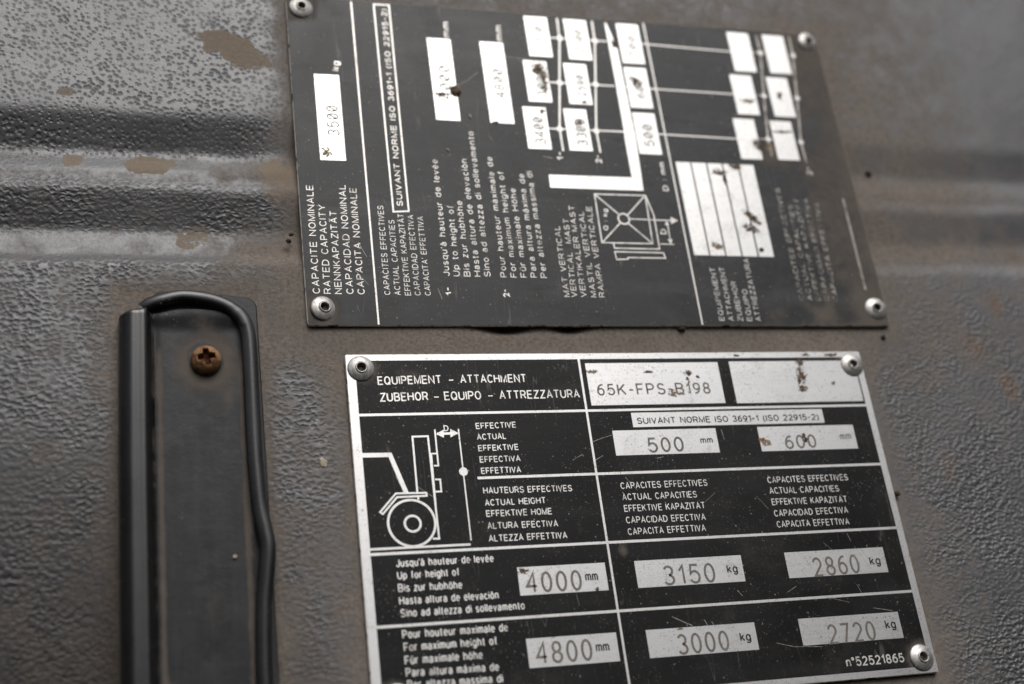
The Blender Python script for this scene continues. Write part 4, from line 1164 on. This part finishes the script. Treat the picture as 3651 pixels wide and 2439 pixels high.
# backing sheet with rounded top corners
def backing():
    pts = [(-57.6, -150), (-21.9, -150), (-22.2, -60)]
    pts += [(-23.0, 13.8)] + [(-26.3 + 3.3 * math.cos(R(a)), 14.2 + 3.3 * math.sin(R(a))) for a in range(10, 86, 15)] + [(-30, 17.9), (-39, 18.8), (-46.5, 19.0)]
    pts += [(-47.5 + 3.0 * math.cos(R(a)), 16.1 + 3.0 * math.sin(R(a))) for a in range(95, 176, 16)] + [(-51.6, 12.5), (-57.4, 10.0)]
    n = len(pts)
    cu = sum(p[0] for p in pts) / n
    def ins(p, d):
        c = Vector((-40, min(p[1], 5)))
        q = Vector(p) - c
        q -= q.normalized() * d
        return (c.x + q.x, c.y + q.y)
    verts = [(u, v, ZB) for u, v in pts] + [(u, v, -0.55) for u, v in pts] + [(*ins(p, .35), -0.25) for p in pts]
    faces = []
    for r_ in (0, n):
        for i in range(n):
            j = (i + 1) % n
            faces.append((r_ + i, r_ + j, r_ + n + j, r_ + n + i))
    faces.append(tuple(2 * n + i for i in range(n)))
    return meshobj('backing', verts, faces, 'rubber', trim, False, {'dust': [0.5] * n + [0.42] * n + [0.12] * n})
backing()
# channel floor: dense sheet so the grime in its corners is on the thing itself
def channel():
    us = np.linspace(-50.2, -26.6, 60); vs = np.arange(-150, 13.6, 0.5)
    U, W = np.meshgrid(us, vs, indexing='ij')
    t = (U + 50.2) / 23.6
    z = 0.15 + 0.55 * np.exp(-((U + 50.2) / 1.2) ** 2) + 0.7 * np.exp(-((U + 26.6) / 1.2) ** 2) - 0.25 * np.sin(t * PI)
    z += 0.9 * sst(W, 6.5, 12.5)
    z += (fbm(U, W, 77, 9, 3) - .5) * .3 * np.sin(np.clip(t, 0, 1) * PI)
    z -= 0.35 * np.exp(-np.maximum(np.hypot(U + 37, W + 1.9) - 3.5, 0) / 1.6)
    arch = 13.0 - 0.012 * (U + 40) ** 2 - 0.5 * sst(-U, 44, 50)
    W2 = np.where(W > 8, 8 + (W - 8) * np.clip((arch - 8) / 5.4, .2, 1.2), W)
    dust = 0.13 + 0.75 * np.exp(-((U + 49.0) / .75) ** 2) * sst(-W, -6, 6) + 0.7 * np.exp(-((U + 28.0) / .9) ** 2) * sst(-W, -2, 8)
    dust += 1.35 * spot(U, W, -37, -2.2, 7.0, 7.0) * sst(np.hypot(U + 37, W + 1.9), 3.6, 4.2) + 0.45 * spot(U, W, -31.5, -13, 1.6, 3.2) + 0.2 * spot(U, W, -40, 9.5, 5, 2)
    dust += 0.22 * spot(U, W, -36, -66, 6, 8) + .35 * spot(U, W, -47.5, -86, 1.5, 3)
    dust += 0.07 + 0.18 * (fbm(U, W * .45, 88, 5, 4, .65) - .5)
    nu, nv = U.shape
    idx = np.arange(nu * nv).reshape(nu, nv)
    f = np.stack([idx[:-1, :-1], idx[1:, :-1], idx[1:, 1:], idx[:-1, 1:]], -1).reshape(-1, 4)
    verts = list(zip(U.ravel().tolist(), W2.ravel().tolist(), z.ravel().tolist()))
    meshobj('channel', verts, [tuple(int(i) for i in q) for q in f], 'rubber', trim, True, {'dust': dust.ravel()})
channel()
# ribbed left rail: two rounded ribs with a shallow valley between
rp = [(-59.2, -6.0), (-59.15, 0.6), (-58.9, 1.9), (-58.3, 3.0), (-57.5, 4.0), (-56.8, 4.6), (-56.2, 4.88), (-55.6, 4.95), (-55.1, 4.9), (-54.6, 4.78), (-54.1, 4.76), (-53.5, 4.82), (-52.9, 4.84), (-52.3, 4.62), (-51.9, 3.9), (-51.5, 2.4), (-50.8, 0.9), (-50.0, 0.2)]
rd = [0.3, 0.15, .05, 0, 0, 0, 0, .1, .15, .1, 0, 0, 0, 0, .05, .15, .4, .55]
def rail():
    vs = list(np.arange(-150, 10.1, 1.0))
    n = len(rp); verts = []; faces = []; att = []
    for v in vs:
        for (u, z), d in zip(rp, rd):
            verts.append((u + 0.12 * math.sin(v * .05), v, z)); att.append(d + (.2 if v > 6 else 0) * .5)
    # sheared end, lower at its left side
    for dv, kz in ((0.9, 1.0), (1.5, 0.93), (1.7, 0.8)):
        for (u, z), d in zip(rp, rd):
            t = (u + 59.2) / 9.2
            verts.append((u, 9.9 + dv * (0.35 + .9 * min(1, t * 1.6)), ZB + (z - ZB) * kz)); att.append(d + .2)
    m = len(vs) + 3
    for i in range(m - 1):
        for k in range(n - 1):
            a = i * n + k
            faces.append((a, a + 1, a + n + 1, a + n))
    faces.append(tuple((m - 1) * n + k for k in range(n)))
    return meshobj('rail', verts, faces, 'gloss', trim, True, {'dust': att})
rail()
# bead: round cord from the rail over the top and down the right side, with one kink
def smooth_path(pts, n):
    p = [Vector(a) for a in pts]; out = []
    p = [p[0] * 2 - p[1]] + p + [p[-1] * 2 - p[-2]]
    for i in range(1, len(p) - 2):
        for t in range(n):
            s = t / n
            a, b, c, d = p[i - 1], p[i], p[i + 1], p[i + 2]
            out.append(0.5 * ((2 * b) + (c - a) * s + (2 * a - 5 * b + 4 * c - d) * s * s + (3 * b - a - 3 * c + d) * s ** 3))
    out.append(p[-2]); return out
bp = [(-53.0, 13.0, .6), (-51.2, 14.3, 1.2), (-48.1, 15.35, 1.6), (-43.5, 16.5, 1.6), (-39.0, 16.3, 1.6), (-34.1, 15.2, 1.6), (-29.9, 13.0, 1.6), (-27.05, 9.6, 1.6), (-25.95, 5.2, 1.6), (-25.7, -.6, 1.6), (-25.7, -11.4, 1.6), (-25.7, -22, 1.6), (-25.6, -31.2, 1.7), (-25.1, -42.5, 1.9), (-24.1, -49.2, 2.1), (-23.6, -54, 2.2), (-24.3, -61, 2.0), (-25.2, -68, 1.8), (-25.7, -78, 1.6), (-25.9, -88, 1.6), (-25.9, -110, 1.6), (-25.9, -150, 1.6)]
def bead():
    pth = smooth_path(bp, 8)
    seg = 18; verts = []; faces = []; att = []
    for i, p in enumerate(pth):
        a = pth[max(0, i - 1)]; b = pth[min(len(pth) - 1, i + 1)]
        t = (b - a).normalized()
        nrm = Vector((0, 0, 1)); side = t.cross(nrm).normalized(); nn = side.cross(t)
        flat = 1.0
        rad = 1.75 if p.y < 12 else 1.6
        for k in range(seg):
            th = 2 * PI * k / seg
            c, s_ = math.cos(th), math.sin(th)
            # a round cord with a fine groove along its outer shoulder
            rr = rad * (1 - 0.16 * math.exp(-((math.degrees(th) - 60) / 14) ** 2)) if p.y < 8 else rad
            q = p + side * c * rr * 1.18 + nn * s_ * rr * 0.78
            verts.append(tuple(q)); att.append(0.05 if s_ > 0 else 0.3)
    for i in range(len(pth) - 1):
        for k in range(seg):
            a = i * seg + k; b = i * seg + (k + 1) % seg
            faces.append((a, b, b + seg, a + seg))
    faces.append(tuple(range(seg)))
    meshobj('bead', verts, faces, 'gloss', trim, True, {'dust': att})
bead()
def screw():
    nr, ns = 44, 120
    verts = []; att = []; faces = []
    Rr = 4.05
    ang0 = R(8)
    for i in range(nr + 1):
        r = Rr * i / nr
        for k in range(ns):
            t = 2 * PI * k / ns
            x, y = r * math.cos(t), r * math.sin(t)
            z = 0.35 + 3.5 * math.sqrt(max(0, 1 - (r / Rr) ** 2.1)) ** 0.9 if r < Rr else 0.0
            xr = x * math.cos(ang0) + y * math.sin(ang0); yr = -x * math.sin(ang0) + y * math.cos(ang0)
            def arm(a, b):
                return max(0.0, min(1, (2.35 - abs(a)) / .4)) * max(0.0, min(1, (0.80 + 0.15 * max(0, 1.6 - abs(a)) - abs(b)) / .3))
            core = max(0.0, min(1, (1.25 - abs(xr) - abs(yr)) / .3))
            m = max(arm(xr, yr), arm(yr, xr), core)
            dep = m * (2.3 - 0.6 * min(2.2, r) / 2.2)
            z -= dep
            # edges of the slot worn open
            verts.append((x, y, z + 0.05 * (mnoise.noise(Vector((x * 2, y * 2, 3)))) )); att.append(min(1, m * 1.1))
    for i in range(nr):
        for k in range(ns):
            a = i * ns + k; b = i * ns + (k + 1) % ns
            faces.append((a, a + ns, b + ns, b))
    o = meshobj('screw', verts, [tuple(f) for f in faces], 'rust', trim, True, {'dust': att})
    o['label'] = 'rusty cross head screw'
    o.location = V3(-37.0, -1.7, -0.15)
screw()

# ------------------------------------------------------------------ loose dirt
def clod(name, u, v, z, ru, rv, rz, mat, seed, label, cat, rot=0.0, rough=0.35, group=None):
    bm = bmesh.new()
    bmesh.ops.create_icosphere(bm, subdivisions=3, radius=1)
    for p in bm.verts:
        n = mnoise.fractal(p.co * 1.6 + Vector((seed * 3.1, seed, 0)), 1.0, 2.0, 4)
        q = p.co * (1 + rough * n)
        x, y = q.x * ru, q.y * rv
        p.co = V3(x * math.cos(rot) - y * math.sin(rot), x * math.sin(rot) + y * math.cos(rot), q.z * rz)
    me = bpy.data.meshes.new(name); bm.to_mesh(me); bm.free()
    o = link(name, me, mat, None, True)
    o.location = V3(u, v, z)
    return tag(o, label, cat, group)
clod('mud_lump', 41.1, 88.9, 0.3, 1.75, 1.75, .6, 'mud', 1, 'round dark mud lump stuck on the edge of a long white field', 'mud lump')
clod('pebble', 102.2, 8.0, -.7, 1.15, .62, .8, 'mud_dark', 2, 'small dark pebble wedged under the bottom edge of the sideways plate', 'pebble')
clod('seed_husk', 44.6, 79.8, 0.1, .34, .85, .25, 'husk', 3, 'pale seed husk lying between the two long blank fields of the sideways plate', 'seed husk', .3, .2)
clod('seed_husk', 36.2, 67.2, 0.1, .32, .65, .22, 'husk', 4, 'short pale husk near the end of the first line of sideways lift text', 'seed husk', .6, .2)
clod('dirt_crumb', -13.1, 35.4, -1.0, .75, .6, .55, 'mud_dark', 5, 'dark dirt crumb on the panel left of the sideways plate, lower of two', 'dirt crumb')
clod('dirt_crumb', -12.3, 37.5, -1.0, .7, .45, .5, 'mud_dark', 6, 'dark dirt crumb on the panel left of the sideways plate, upper of two', 'dirt crumb', .3)
clod('dirt_crumb', 161.3, -45.8, -.6, .9, .8, .5, 'mud_dark', 7, 'dark dirt crumb at the right edge of the framed plate', 'dirt crumb')
clod('dirt_crumb', 182.4, 66.5, -2.6, 1.0, .9, .5, 'mud_dark', 8, 'dark blurred dirt crumb on the panel right of the sideways plate', 'dirt crumb')
clod('dirt_crumb', 170.6, 5.2, -1.0, .8, .6, .5, 'mud_dark', 9, 'dark dirt crumb under the bottom right corner of the sideways plate', 'dirt crumb')
clod('dirt_crumb', -31.6, -55.2, .35, .55, .5, .3, 'husk', 10, 'pale grain of dirt in the channel of the black trim', 'dirt crumb')
clod('straw_flake', -7.9, -30.6, -1.0, .9, 1.5, .22, 'husk', 11, 'pale chaff flake on the panel between trim and framed plate', 'chaff flake', .3, .5)
